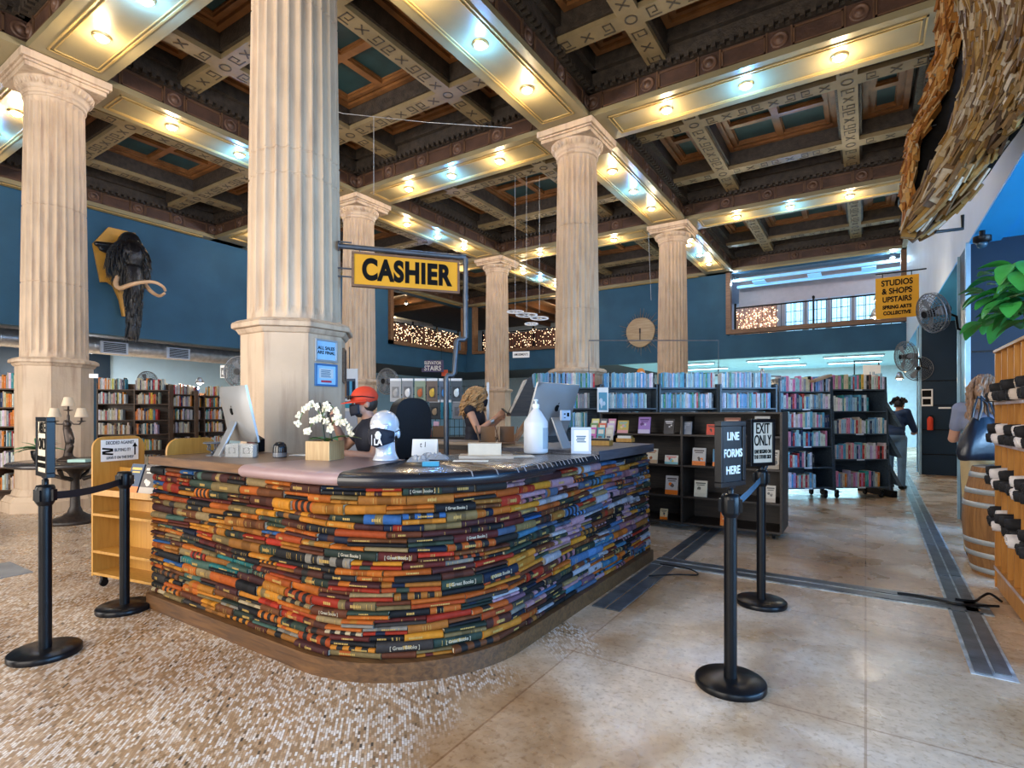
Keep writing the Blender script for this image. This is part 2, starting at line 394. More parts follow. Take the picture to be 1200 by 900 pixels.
# unseen front wall, tall windows added to frame the fill lights
wall('wall_front',M_blue,[(-17.5,-12,-3.4,-3.1,0,7.9),(-7.5,-5.5,-3.4,-3.1,0,7.9),(-1,.2,-3.4,-3.1,0,7.9),(-12,-7.5,-3.4,-3.1,5.5,7.9),(-5.5,-1,-3.4,-3.1,5.5,7.9),(.2,1.9,-3.4,-3.1,4.6,7.9)])
for i,(x0,x1,zt) in enumerate([(-12,-7.5,5.5),(-5.5,-1,5.5)]):
    b=MB(); 
    for x in (x0,(x0+x1)/2,x1-.06): b.box(x,x+.06,-3.3,-3.2,0,zt)
    b.box(x0,x1,-3.3,-3.2,3.0,3.06); struct(b.build('window_%d'%(i+1),M_black))
# timber frames of the upper openings
def frameY(n,x0,x1,y,z0,z1,w=.16,d=.12,top=True):
    b=MB(); b.box(x0-w,x1+w,y-d,y+.2,z0-w,z0); b.box(x0-w,x0,y-d,y+.2,z0,z1); b.box(x1,x1+w,y-d,y+.2,z0,z1)
    o=b.build('window_%d'%n,M_brownframe); struct(o); return o
frameY(3,-4.35,.98,22.17,4.72,6.95)
frameY(4,-16.6,-10.5,22.17,4.66,6.95,w=.14)
b=MB(); b.box(-17.25,-17.05,16.72,16.9,4.52,6.95); b.box(-17.25,-17.05,16.72,22.0,4.52,4.68); b.box(-17.3,-17.05,21.85,22.05,4.68,6.95); struct(b.build('window_5',M_brownframe))
# rooms under / behind the gallery
MD=mat('charcoal ceiling paint',(.035,.035,.04),.7,var=.2)
wall('wall_left_rear',M_pale,[(-24.2,-24,-3.4,33,0,7.9)])
wall('wall_left_partition',M_navy,[(-24,-23.7,-3.4,8.9,0,3.9)])
wall('wall_back_rear',mat('lit pale wall',(.45,.55,.62),.6,var=.06),[(-24,2,30.5,30.7,0,7.9)])
b=MB(); b.box(-24,-17.5,-3.4,30.5,3.9,4.5); struct(b.build('ceiling_left_room',MD))
b=MB(); b.box(-17.5,-9.5,22.5,30.5,ZB+.1,4.5); struct(b.build('ceiling_back_room',MD))
b=MB(); b.box(-9.5,2,22.5,30.5,ZB+.1,4.5); struct(b.build('ceiling_reading_room',mat('aqua ceiling',(.35,.62,.75),.6,var=.05)))
b=MB(); b.box(1.131,1.45,-3.2,22.1,3.72,3.75); b.box(1.45,9.5,-3.2,22.5,3.75,4.0); b.box(-24,10,30.5,31,7.9,8); struct(b.build('ceiling_side_room',M_skyb))
wall('ceiling_upper_room',mat('upper room ceiling',(.30,.36,.42),.6,var=.08),[(-8,4,22.5,30.5,7.3,7.5)])
wall('ceiling_upper_corner_room',mat('brown ceiling paint',(.12,.07,.04),.6,var=.3),[(-24,-8,22.5,30.5,7.3,7.5),(-24,-17.5,10,22.5,7.3,7.5)])
b=MB()
for k in range(8): b.box(-24,-17.5,11+1.5*k,11.2+1.5*k,7.05,7.3)
for k in range(8): b.box(-17+1.2*k,-16.85+1.2*k,22.5,30.5,7.05,7.3)
struct(b.build('trim_91',M_brownframe))
b=MB(); b.box(9.3,9.5,-3.2,-1.5,0,3.75); b.box(9.3,9.5,8.5,22.5,0,3.75); b.box(9.3,9.5,-1.5,8.5,0,.5); struct(b.build('wall_right_outer',M_navy))
b=MB(); b.box(3.2,9.3,19.5,19.7,0,3.75); struct(b.build('wall_side_rear',mat('grey blue plaster',(.05,.07,.10),.6,var=.1)))
# window mullions of the side room
b=MB()
for y in (-1.5,1.8,5.1,8.44): b.box(9.34,9.44,y,y+.06,.5,3.75)
b.box(9.34,9.44,-1.5,8.5,2.6,2.66); struct(b.build('window_6',M_black))
# ------------------------------------------------------------------ columns
def octo(r,rot=PI/8): return [(r/math.cos(PI/8)*math.cos(rot+i*PI/4), r/math.cos(PI/8)*math.sin(rot+i*PI/4)) for i in range(8)]
def column(x,y,label,joints):
    o=empty('column',(x,y,0),0,label,'column','fluted limestone columns','thing')
    b=MB()
    for (r0,r1,z0,z1) in ((.62,.62,0,.16),(.60,.55,.16,.24),(.50,.47,.24,.34),(.455,.455,.34,2.26)):
        p=octo(r0); q=octo(r1); vs=[(a[0],a[1],z0) for a in p]+[(a[0],a[1],z1) for a in q]
        b.add(vs,[tuple(range(7,-1,-1)),tuple(range(8,16))]+[(i,(i+1)%8,8+(i+1)%8,8+i) for i in range(8)])
    b.build('pedestal',M_stone,o)
    b=MB()
    for (r0,r1,z0,z1) in ((.47,.50,2.24,2.29),(.53,.53,2.29,2.34),(.53,.47,2.34,2.375)):
        p=octo(r0); q=octo(r1); vs=[(a[0],a[1],z0) for a in p]+[(a[0],a[1],z1) for a in q]
        b.add(vs,[tuple(range(7,-1,-1)),tuple(range(8,16))]+[(i,(i+1)%8,8+(i+1)%8,8+i) for i in range(8)])
    b.build('ring_moulding',M_stone,o,bevel=.012)
    # fluted shaft with drum joints
    NF=24; per=8
    zs=[2.375,2.42,2.47]; j=[zz for zz in joints]
    ring=[]
    def rad(z): return .432-.052*(max(0,z-2.4)/4.1)**1.25
    zz=[2.375,2.43,2.5,3.0]
    for q in j: zz+=[q-.012,q-.006,q+.006,q+.012]
    zz+=[6.36,6.42,6.46]; zz=sorted(zz)
    vs=[]; n=NF*per
    for z in zz:
        r=rad(z)
        for q in j:
            if abs(z-q)<.009: r-=.009
        amp=.040 if 2.46<z<6.40 else (.012 if 2.4<z<6.43 else 0)
        for i in range(n):
            t=(i%per)/per; 
            dd=amp*max(0.0,math.sin(PI*min(.9999,max(0,(t-.12)/.88))))**.8
            a=2*PI*i/n; vs.append(((r-dd)*math.cos(a),(r-dd)*math.sin(a),z))
    fs=[(k*n+i,k*n+(i+1)%n,(k+1)*n+(i+1)%n,(k+1)*n+i) for k in range(len(zz)-1) for i in range(n)]
    m=MB().add(vs,fs,smooth=False); m.build('shaft',M_stone,o)
    b=MB(); b.lathe([(.385,6.43),(.405,6.44),(.405,6.47),(.39,6.475),(.39,6.50),(.415,6.51),(.42,6.53),(.40,6.54),(.44,6.58),(.50,6.66),(.505,6.69),(.47,6.70),(.40,6.70)],48)
    for i in range(32):
        a=2*PI*i/32; b.ell((0,0,0),(.016,.03,.05),M=RZ(a)@T(.475,0,6.625)@RY(.55),n=6,m=5)
    b.build('echinus',M_stone,o)
    b=MB(); b.box(-.52,.52,-.52,.52,6.69,6.76); b.box(-.545,.545,-.545,.545,6.76,6.80); b.box(-.58,.58,-.58,.58,6.80,6.915)
    b.build('abacus',M_stone,o,bevel=.01)
    return o
J1=[3.75,5.55]; J2=[3.88,4.55,5.6]
column(CX[2],CYS[1],'huge near fluted column with two framed notices, by the cashier sign',[3.72,3.95,5.35])
column(CX[1],CYS[1],'fluted column by the mammoth head wall with a candelabra table at its foot',[3.55,4.75])
column(CX[2],CYS[2],'tall fluted column rising behind the silver computer and book cases',[3.5,5.1])
column(CX[2],CYS[3],'fluted column standing just beside the round wall clock',[3.3,5.2])
column(CX[1],CYS[2],'fluted column half hidden behind the huge near column, behind the cashier sign',[3.6,5.2])
column(CX[1],CYS[3],'slender far fluted column behind the woman with the phone',[3.4,5.0])

# ------------------------------------------------------------------ ceiling lights
M_warm=mat('warm lamp',(1,1,1),emit=(1,.80,.52),es=38)
M_cool=mat('cool lamp',(1,1,1),emit=(.35,.68,1),es=50)
M_brass=mat('brass ring',(.55,.42,.2),.3,metal=.8)
me_ring=None
def downlight(x,y,cool,label):
    global me_ring
    o=empty('ceiling_light',(x,y,ZM),0,label,'light','round ceiling lights under the gilt beams')
    if me_ring is None:
        a=MB().lathe([(.085,-.004),(.085,-.03),(.10,-.035),(.115,-.03),(.12,.0)],24,cap=False).build('frame',M_brass,o)
        l1=MB().ell((0,0,-.028),(.08,.08,.045),n=16,m=8).build('bulb',M_warm,o)
        l2=MB().ell((0,0,-.028),(.08,.08,.045),n=16,m=8).build('bulb',M_cool,None); me_ring=(a,l1,l2); c2=l2
        COL.objects.unlink(l2)
        if cool: l1.data=l2.data
    else:
        a,l1,l2=me_ring
        f=a.copy(); f.parent=o; COL.objects.link(f)
        q=(l2 if cool else l1).copy(); q.parent=o; COL.objects.link(q)
        if not cool: q.data=me_ring_w
    L=bpy.data.lights.new('lamp','POINT'); L.energy=(60 if cool else 42)*LIGHT; L.color=(.13,.42,1) if cool else (1,.76,.46); L.shadow_soft_size=.07
    lo=bpy.data.objects.new('lamp_light',L); COL.objects.link(lo); lo.parent=o; lo.location=(0,0,-.20)
LIGHT=1.0
names={(1,1):'table column',(2,1):'huge near column',(2,2):'middle column',(1,2):'half hidden column',(2,3):'clock column',(1,3):'far column',
 (0,1):'mammoth wall front end',(0,2):'mammoth wall far end',(0,3):'railed corner opening',(3,1):'white side wall',(3,2):'book arch',(3,3):'studios sign',(1,0):'street side',(2,0):'street side',(1,4):'back wall',(2,4):'back wall'}
first=True
def spot_label(a,b_,k):
    return '%s light, %s of three between %s and %s'%(('warm white','icy blue','warm white')[k],('first','middle','last')[k],names[a],names[b_])
me_ring_w=None
todo=[]
for i in (1,2):
    for j in range(4):
        if j==0 and i==1: continue
        for k in range(3): todo.append((CX[i],CYS[j]+1.76+1.32*k,k,spot_label((i,j),(i,j+1),k)))
for j in (1,2,3):
    for i in range(3):
        if j==1 and i==2: continue
        for k in range(3): todo.append((CX[i]+1.76+1.32*k,CYS[j],k,spot_label((i,j),(i+1,j),k)))
for (x,y,k,l) in todo:
    downlight(x,y,k==1,l)
    if me_ring_w is None: me_ring_w=me_ring[1].data

# ------------------------------------------------------------------ big lights: street side fill, side room windows, gallery rooms
def area(name,loc,rot,sx,sy,e,col):
    L=bpy.data.lights.new(name,'AREA'); L.shape='RECTANGLE'; L.size=sx; L.size_y=sy; L.energy=e; L.color=col
    o=bpy.data.objects.new(name,L); COL.objects.link(o); o.location=loc; o.rotation_euler=rot; return o
area('street_fill',(-3.2,-3.5,2.9),(PI/2,0,0),4.4,5.0,520,(1,.90,.78))  # added fill for the hall, set in the front wall openings
area('street_fill',(-9.8,-3.5,2.9),(PI/2,0,0),4.4,5.0,520,(1,.93,.85))
area('doorway_daylight',(3.2,-3.0,2.0),(PI/2,0,0),5.0,3.4,230,(.62,.80,1))
area('side_window_daylight',(9.25,3.5,2.1),(0,PI/2,0),3.2,9.8,1500,(.28,.58,1))
def plamp(loc,e,col,s=.3):
    L=bpy.data.lights.new('l','POINT'); L.energy=e; L.color=col; L.shadow_soft_size=s; o=bpy.data.objects.new('room_fill_light',L); COL.objects.link(o); o.location=loc
def tube_light(p,L_,rz,label,e,col,z):
    o=empty('ceiling_light',(p[0],p[1],z),rz,label,'light','long ceiling lights in the rooms under the gallery')
    MB().box(-L_/2,L_/2,-.16,.16,-.05,0).build('frame',M_white,o)
    MB().box(-L_/2+.05,L_/2-.05,-.13,.13,-.06,-.045).build('diffuser',mat('diffuser %d'%int(col[0]*10),(1,1,1),emit=col,es=9),o)
    l=bpy.data.lights.new('l','AREA'); l.shape='RECTANGLE'; l.size=L_; l.size_y=.3; l.energy=e; l.color=col
    q=bpy.data.objects.new('lamp_light',l); COL.objects.link(q); q.parent=o; q.location=(0,0,-.09)
WC=(1,.86,.66)
tube_light((-20.3,8.1),2.8,PI/2,'long warm ceiling panel above the silver duct',330,WC,3.9)
tube_light((-21.2,5.0),2.2,PI/2,'long warm ceiling panel above the shelves, by the table column',260,WC,3.9)
plamp((-21.0,7.0,2.9),160,(.85,.92,1))  # unseen point light added to lift the pale rear wall
tube_light((-19.6,16),1.6,PI/2,'warm ceiling panel over the hanging bags corner',120,WC,3.9)
BC=(.45,.8,1)
for k,(x,y) in enumerate([(-6.5,24.6),(-3.2,24.6),(-.4,24.6),(-6.5,27.5),(-3.2,27.5),(-.4,27.5)]):
    tube_light((x,y),2.0,0,'long cool ceiling light, %s in the %s row of the aqua reading room ceiling'%(('left one','middle one','right one')[k%3],('front','rear')[k//3]),260,BC,3.73)
tube_light((-12.5,25),2.2,0,'cool ceiling light in the dark room behind the woman with the phone',110,BC,3.73)
plamp((-1.5,25.5,6.2),260,(.75,.75,1)); plamp((-13.5,25.0,6.2),110,(1,.7,.4)); plamp((-19.5,19.5,6.2),110,(1,.7,.4))
plamp((4.5,14,2.8),90,(1,.7,.5)); plamp((4.2,6.0,1.9),190,(.55,.78,1))  # second one is an unseen light added to brighten the blue ceiling

# ------------------------------------------------------------------ camera, world, colour
cam=bpy.data.cameras.new('camera'); cam.sensor_width=36; cam.lens=F/1200*36; cam.shift_y=35/1200; cam.clip_start=.05
co=bpy.data.objects.new('camera',cam); COL.objects.link(co); co.location=(0,0,CAMZ); co.rotation_euler=(PI/2,0,YAW)
sc=bpy.context.scene; sc.camera=co
w=bpy.data.worlds.new('world'); sc.world=w; w.use_nodes=True; bg=w.node_tree.nodes['Background']; bg.inputs[0].default_value=(.75,.86,1,1); bg.inputs[1].default_value=.5
sc.view_settings.view_transform='Standard'; sc.view_settings.look='None'; sc.view_settings.gamma=1; sc.view_settings.use_curve_mapping=False
sc.view_settings.exposure=.1
# ------------------------------------------------------------------ book counter
CXR,CYF,CRAD,CX0,CY1=-1.87,2.04,.90,-4.68,5.47
SL1=(CXR-CRAD)-CX0; SARC=CRAD*PI/2; SL2=CY1-(CYF+CRAD); STOT=SL1+SARC+SL2
def cpath(s,off=0.0):
    """point and outward normal along the counter front"""
    if s<=SL1: p=Vector((CX0+s,CYF)); n=Vector((0,-1))
    elif s<=SL1+SARC:
        a=-PI/2+(s-SL1)/CRAD; n=Vector((math.cos(a),math.sin(a))); p=Vector((CXR-CRAD,CYF+CRAD))+n*CRAD
    else: p=Vector((CXR,CYF+CRAD+(s-SL1-SARC))); n=Vector((1,0))
    p=p+n*off
    return p,n
def sweep(mb,prof,s0,s1,col=(.5,.5,.5),step=.1,smooth=False,mi=0):
    n=max(2,int((s1-s0)/step)+1); k=len(prof); vs=[]
    for i in range(n+1):
        s=s0+(s1-s0)*i/n
        for (o,z) in prof:
            p,_=cpath(s,o); vs.append((p.x,p.y,z))
    fs=[(i*k+j,(i+1)*k+j,(i+1)*k+(j+1)%k,i*k+(j+1)%k) for i in range(n) for j in range(k)]
    mb.add(vs,fs,col,None,smooth,mi); mb.add(vs[:k],[tuple(range(k))],col,None,False,mi); mb.add(vs[-k:],[tuple(range(k-1,-1,-1))],col,None,False,mi)
PAL=[(.36,.075,.012),(.42,.11,.014),(.30,.05,.012),(.50,.20,.018),(.46,.17,.02),(.10,.03,.014),(.07,.022,.014),(.13,.045,.016),(.010,.011,.013),(.014,.014,.016),(.010,.010,.012),(.018,.028,.022),(.03,.048,.034),(.010,.016,.035),(.26,.022,.010),(.30,.11,.02),(.24,.17,.08),(.055,.018,.018),(.09,.016,.014),(.25,.10,.02),(.035,.030,.028),(.34,.13,.016),(.17,.12,.05),(.06,.02,.014),(.020,.018,.017),(.38,.09,.014)]
PAL=PAL*3+[(.02,.14,.14),(.03,.10,.26),(.42,.33,.20),(.05,.10,.08),(.36,.03,.015),(.20,.18,.15)]
PALR=PAL[:40]+[(.30,.17,.20),(.34,.20,.25),(.08,.18,.36),(.05,.11,.22),(.34,.34,.38),(.13,.07,.11),(.06,.09,.15),(.24,.10,.12),(.04,.13,.22),(.30,.30,.34)]*4  # extra mauves and blues: partly cover colour, partly the blue side light's tint
PAL=[tuple(c*.82 for c in q) for q in PAL]; PALR=[tuple(c*.88 for c in q) for q in PALR]
GOLD=(.42,.27,.08)
def spine_book(mb,M,L,Tk,W,col,rr):
    """a closed book lying flat: spine towards -Y, length along X, origin at the spine's bottom left"""
    prof=[(W,0),(.004,0),(-.006,Tk*.18),(-.010,Tk*.5),(-.006,Tk*.82),(.004,Tk),(W,Tk)]
    cuts=[0]; cols=[]
    st=rr.random()
    alt=rr.choice(PAL)
    if st<.34: cuts+=[L]; cols=[col]
    elif st<.52: a=rr.uniform(.15,.3); cuts+=[L*a,L*(a+.22),L]; cols=[col,alt,col]
    elif st<.62: cuts+=[L*.14,L*.28,L*.42,L*.56,L*.70,L*.85,L]; d=(.015,.014,.014); cols=[col,d,col,d,col,d,col]
    elif st<.8: cuts+=[L*.5,L]; cols=[col,tuple(c*.75 for c in col)]
    else: a=rr.uniform(.3,.45); cuts+=[L*a,L*(a+.3),L]; cols=[col,tuple(c*.6 for c in col),col]
    n=len(prof)
    for i,cc in enumerate(cols):
        x0,x1=cuts[i],cuts[i+1]
        vs=[(x0,p[0],p[1]) for p in prof]+[(x1,p[0],p[1]) for p in prof]
        fs=[(j,n+j,n+j+1,j+1) for j in range(n-1)]
        mb.add(vs,fs,cc,M,True)
    # page block ends, slightly inset from the boards
    bt=min(.004,Tk*.12); pg=(.55,.47,.33)
    for x in (0,L):
        mb.add([(x,.004,0),(x,W,0),(x,W,bt),(x,.004,bt)],[(0,1,2,3)],col,M); mb.add([(x,.004,Tk-bt),(x,W,Tk-bt),(x,W,Tk),(x,.004,Tk)],[(0,1,2,3)],col,M)
        xi=x+(.004 if x==0 else -.004)
        mb.add([(xi,.004,bt),(xi,W,bt),(xi,W,Tk-bt),(xi,.004,Tk-bt)],[(0,1,2,3)],pg,M)
        mb.add([(x,-.006,Tk*.18),(x,.004,0),(x,.004,Tk),(x,-.006,Tk*.82),(x,-.010,Tk*.5)],[(0,1,2,3,4)],col,M)
    # raised bands and stamped lettering
    if Tk>.022:
        if rr.random()<.45:
            for k in range(rr.randint(2,5)):
                x=L*rr.uniform(.06,.94); w=.0025
                mb.add([(x,-.0095,Tk*.2),(x+w,-.0095,Tk*.2),(x+w,-.0125,Tk*.5),(x,-.0125,Tk*.5),(x+w,-.0095,Tk*.8),(x,-.0095,Tk*.8)],[(0,1,2,3),(3,2,4,5)],GOLD,M)
        if rr.random()<.42:
            x=L*rr.uniform(.08,.5); e=x+L*rr.uniform(.15,.35); g=GOLD if sum(col)<.7 else (.04,.03,.02)
            while x<e:
                w=rr.uniform(.004,.009)
                mb.add([(x,-.0106,Tk*.34),(x+w,-.0106,Tk*.34),(x+w,-.0108,Tk*.66),(x,-.0108,Tk*.66)],[(0,1,2,3)],g,M); x+=w+.003
counter=empty('book_counter',(-2.9,2.9,0),0,'long cashier counter faced with hundreds of stacked old books','counter',kind='thing')
def rel(o): 
    o.parent=counter; o.location=(2.9,-2.9,0); return o
b=MB(); sweep(b,[(-.03,0),(-.03,.11),(.045,.11),(.045,.0)],0,STOT,step=.07); rel(b.build('plinth',wood('counter plinth wood',(.06,.026,.009),(.15,.068,.022),.5,0)))
b=MB(); sweep(b,[(-.10,.0),(-.10,1.105),(-.06,1.105),(-.06,.0)],0,STOT,step=.1); sweep(b,[(-.82,.0),(-.82,1.08),(-.86,1.08),(-.86,.0)],.0,.02)
b.box(CX0,CX0+.03,CYF+.08,CYF+.74,0,1.105); b.box(CXR-.90,CXR-.1,CY1-.03,CY1,0,1.105)
rel(b.build('carcass',M_dkwood))
rb=random.Random(21)
NC=21; z=.112; courses=[]
ths=[rb.uniform(.034,.060) for _ in range(NC)]; tot=sum(ths); ths=[t*(1.09-.112)/tot for t in ths]
zc=[.112]
for t in ths: zc.append(zc[-1]+t)
ph=[(rb.uniform(0,6),rb.uniform(0,6)) for _ in range(NC+1)]
def zb(k,s):
    e=min(1,min(k,NC-k)/3)
    return zc[k]+e*(.011*math.sin(s*1.7+ph[k//3][0])+.006*math.sin(s*4.1+ph[k][1]*.5+k*.35))
books=[]
for k in range(NC):
    s=rb.uniform(-.1,0)
    while s<STOT-.05:
        L=rb.choice([rb.uniform(.17,.23),rb.uniform(.20,.28),rb.uniform(.24,.34)])
        s0=max(s,0); s1=min(s+L,STOT)
        if s1-s0<.06: s+=L; continue
        sm=(s0+s1)/2; z0=zb(k,sm); z1=zb(k+1,sm); H=z1-z0-.0015
        if H<.012: s+=L; continue
        tilt=math.atan2(zb(k,s1)-zb(k,s0),s1-s0)
        p,n=cpath(sm,rb.uniform(-.012,.014)); ang=math.atan2(n.y,n.x)+PI/2
        M=T(p.x,p.y,z0)@RZ(ang+rb.uniform(-.03,.03))@RY(-tilt)@T(-(s1-s0)/2+.001,0,0)
        two=H>.040 and rb.random()<.40
        f=min(1,max(0,(s-SL1-.95)/1.2)); pal=PALR if rb.random()<f else PAL
        for (za,hh) in (((0,H*.48),(H*.5,H*.5)) if two else ((0,H),)):
            books.append((M@T(0,0,za),s1-s0-.002,hh*rb.uniform(.93,1.0),rb.choice(pal),p,(s1-s0)*hh,n))
        s+=L+.001
def seen(bk):
    p=bk[4]; d=-SN*p.x+CS*p.y; v=Vector((-p.x,-p.y)).normalized().dot(bk[6]); return bk[5]*max(v,0)/d/d
books.sort(key=seen,reverse=True)
rest=MB(); titled=[]
for i,bk in enumerate(books):
    W=.075
    if i<100:
        m=MB(); spine_book(m,bk[0],bk[1],bk[2],W,bk[3],rb); bo=rel(m.build('book',M_attr))
        if sum(bk[3])<.12 and bk[1]>.19 and bk[2]>.026: titled.append((bo,bk))
    else: spine_book(rest,bk[0],bk[1],bk[2],W,bk[3],rb)
o=rel(rest.build('stacked_book_facing',M_attr)); o['kind']='stuff'
# counter tops
def pad(z0,z1,o1,inner,r=.03,n=5):
    pr=[(inner,z0),(inner,z1)]
    for i in range(n+1):
        a=PI/2-PI*i/n; pr.append((o1-r+r*math.cos(a)*1.0,(z0+z1)/2+(z1-z0)/2*math.sin(a)))
    return pr
M_mauve=mat('mauve padded vinyl',(.33,.22,.22),.32,var=.08,vs=5)
M_blkv=mat('black glossy vinyl',(.008,.010,.016),.26,var=.2,vs=5,coat=.15)
s_a=1.33; s_b=2.20
b=MB(); sweep(b,[(-.75,1.108),(-.75,1.17),(.02,1.17),(.02,1.108)],0,s_a); rel(b.build('worktop',wood('counter worktop wood',(.09,.05,.028),(.20,.12,.07),.35,0)))
b=MB(); sweep(b,[(.021,1.113),(.021,1.168),(.030,1.168),(.030,1.113)],0,s_a); rel(b.build('wooden_edge',wood('counter edge wood',(.09,.04,.015),(.19,.09,.03),.4,0)))
o=rel((lambda m:(sweep(m,pad(1.092,1.175,.085,-.78,.055),s_a,s_b,step=.05,smooth=True),m)[1])(MB()).build('padded_top',M_mauve)); o['label']='mauve padded top'
b=MB(); sweep(b,pad(1.080,1.175,.09,-.98,.060),s_b,SL1+SARC+.35,step=.04,smooth=True); o=rel(b.build('padded_top',M_blkv)); o['label']='glossy black padded top'
b=MB(); b.add([],[]); sweep(b,[(-.95,1.106),(-.95,1.168),(.06,1.168),(.065,1.12),(.05,1.106)],SL1+SARC+.35,SL1+SARC+1.15,step=.1); o=rel(b.build('padded_top',M_blkv)); o['label']='black top with worn edge'
b=MB(); sweep(b,[(-.9,1.115),(-.9,1.195),(.05,1.195),(.05,1.115)],SL1+SARC+1.16,STOT); rel(b.build('worktop',wood('counter riser wood',(.04,.045,.06),(.09,.09,.11),.35,1)))
# seams and worn taped creases on the black top
b=MB(); s=s_b+.7
while s<SL1+SARC+1.1:
    w=rb.uniform(.006,.012); sweep(b,[(-.30,1.1752),(.030,1.1752),(.070,1.167),(.088,1.14),(.090,1.14),(.072,1.169),(.031,1.1765),(-.30,1.1765)],s,s+w,step=.02); s+=rb.choice([.05,.06,.07,.16])
rel(b.build('worn_seam',mat('worn silver crease',(.22,.22,.24),.3,var=.3)))

# ------------------------------------------------------------------ text
def text(s,size,mat_,parent,M,name='lettering',ext=.002,sx=1.0,bold=0.0,sp=1.0,align='CENTER',lines=1.0):
    c=bpy.data.curves.new(name,'FONT'); c.body=s; c.size=size; c.align_x=align; c.align_y='CENTER'; c.extrude=ext; c.offset=bold; c.space_character=sp; c.space_line=lines
    o=bpy.data.objects.new(name,c); COL.objects.link(o); dg=bpy.context.evaluated_depsgraph_get(); me=bpy.data.meshes.new_from_object(o.evaluated_get(dg))
    bpy.data.objects.remove(o); me.name=name; me.materials.clear(); me.materials.append(mat_)
    me.transform(M@SC(sx,1,1)); o=bpy.data.objects.new(name,me); COL.objects.link(o)
    if parent is not None: o.parent=parent
    return o
FRONT=RX(PI/2)   # text in the XZ plane facing -Y
M_ink2=mat('sign black',(.006,.006,.006),.7,spec=.08); M_wht=mat('sign white',(.75,.75,.73),.5)

for bo,bk in titled[:10]:
    text('[ Great Books ]',bk[2]*.50,mat('pale foil',(.34,.30,.22),.5),bo,bk[0]@T(bk[1]*.5,-.0108,bk[2]*.47)@FRONT,name='spine_lettering',ext=.0006,bold=.0006,sx=.9)
# ------------------------------------------------------------------ stanchions
def stanchion(p,label,sign=None,rz=0.0,H=1.06,belt=None):
    o=empty('queue_stanchion',(p[0],p[1],0),0,label,'barrier post','black queue posts around the counter')
    b=MB(); b.lathe([(.183,0),(.186,.006),(.186,.032),(.178,.040),(.05,.047),(.001,.047)],48); b.build('base',M_black,o)
    b=MB(); b.lathe([(.034,.046),(.034,H-.12)],24); b.build('pole',M_black,o)
    b=MB(); b.lathe([(.036,H-.13),(.048,H-.11),(.050,H-.10),(.050,H-.02),(.044,H-.004),(.02,H),(.001,H)],24)
    for a in range(4): b.box(-.016,.016,.046,.062,H-.10,H-.03,M=RZ(a*PI/2+rz))
    b.build('belt_head',M_black,o)
    return o
P1=flo(856,803); P2=flo(892,708); P3=flo(53,767); P4=flo(146,714)
st1=stanchion(P1,'black queue post carrying the LINE FORMS HERE sign, nearest the camera',rz=.2)
st2=stanchion(P2,'black queue post carrying the EXIT ONLY sign, before the dark display case',rz=.2)
st3=stanchion(P3,'black queue post with an edge-on poster frame, in front of the column',rz=.6)
st4=stanchion(P4,'black queue post without a sign, beside the birch book cart',rz=.6)
def belt(a,b_,za,zb_,m,parent,loc,sag=.02):
    a=Vector((a[0],a[1])); c=Vector((b_[0],b_[1])); d=(c-a); L=d.length; d/=L; n=Vector((-d.y,d.x))*.0012; k=16; vs=[]
    for i in range(k+1):
        t=i/k; p=a+d*(L*t); zz=za+(zb_-za)*t-sag*4*t*(1-t)
        for (q,h) in ((n,.024),(n,-.024),(-n,-.024),(-n,.024)): vs.append((p.x+q.x-loc[0],p.y+q.y-loc[1],zz+h))
    fs=[(4*i+j,4*i+(j+1)%4,4*i+4+(j+1)%4,4*i+4+j) for i in range(k) for j in range(4)]+[(0,1,2,3),(4*k+3,4*k+2,4*k+1,4*k)]
    return MB().add(vs,fs).build('belt',m,parent)
def inset(a,b_,r=.05):
    d=(Vector(b_[:2])-Vector(a[:2])).normalized()*r; return (a[0]+d.x,a[1]+d.y),(b_[0]-d.x,b_[1]-d.y)
M_belt=mat('black webbing',(.008,.010,.014),.6,var=.2,vs=60); M_belt_lit=mat('blue lit webbing',(.05,.13,.20),.5,var=.1,vs=60)  # second webbing is the black belt with blue side light in its colour
q=inset(P3,P4); belt(q[0],q[1],.985,.985,M_belt,st3,P3,.02)
q=inset(P1,P2); belt(q[0],q[1],.975,.985,M_belt_lit,st1,P1,.01)
DE=Vector((-.93,7.06)); q=inset(P2,DE,.05); belt(q[0],q[1],.99,1.02,M_belt_lit,st2,P2,.01)
def frame_sign(post,pos,rz,w,h,z0,facecol,label,H=1.06,tilt=0):
    o=empty('poster_frame',(pos[0],pos[1],H),rz,label,'sign')
    b=MB(); b.lathe([(.018,.0),(.018,.03),(.012,.035),(.012,z0+.02)],16); b.box(-.03,.03,-.012,.012,z0-.01,z0+.01); b.build('stem',M_black,o)
    b=MB(); t=.028; d=.022
    b.box(-w/2,w/2,-d,d,z0,z0+t); b.box(-w/2,w/2,-d,d,z0+h-t,z0+h); b.box(-w/2,-w/2+t,-d,d,z0+t,z0+h-t); b.box(w/2-t,w/2,-d,d,z0+t,z0+h-t)
    b.build('frame',M_black,o,bevel=.003)
    b=MB(); b.box(-w/2+t,w/2-t,-d+.008,d-.008,z0+t,z0+h-t); b.build('poster',facecol,o)
    return o
M_sblk=mat('sign black card',(.006,.009,.012),.3,spec=.25,var=.1); M_cream=mat('cream card',(.62,.54,.42),.55,var=.08,vs=8)
s1=frame_sign(st1,P1,YAW+.62,.235,.36,.04,M_sblk,'black framed LINE FORMS HERE sign on the nearest queue post')
for i,wd in enumerate(('LINE','FORMS','HERE')): text(wd,.062,M_wht,s1,T(0,-.0155,.04+.275-.093*i)@FRONT,bold=.0012,sx=.92,name='lettering')
s2=frame_sign(st2,P2,YAW+.42,.262,.37,.03,M_cream,'black framed cream EXIT ONLY sign on the farther queue post')
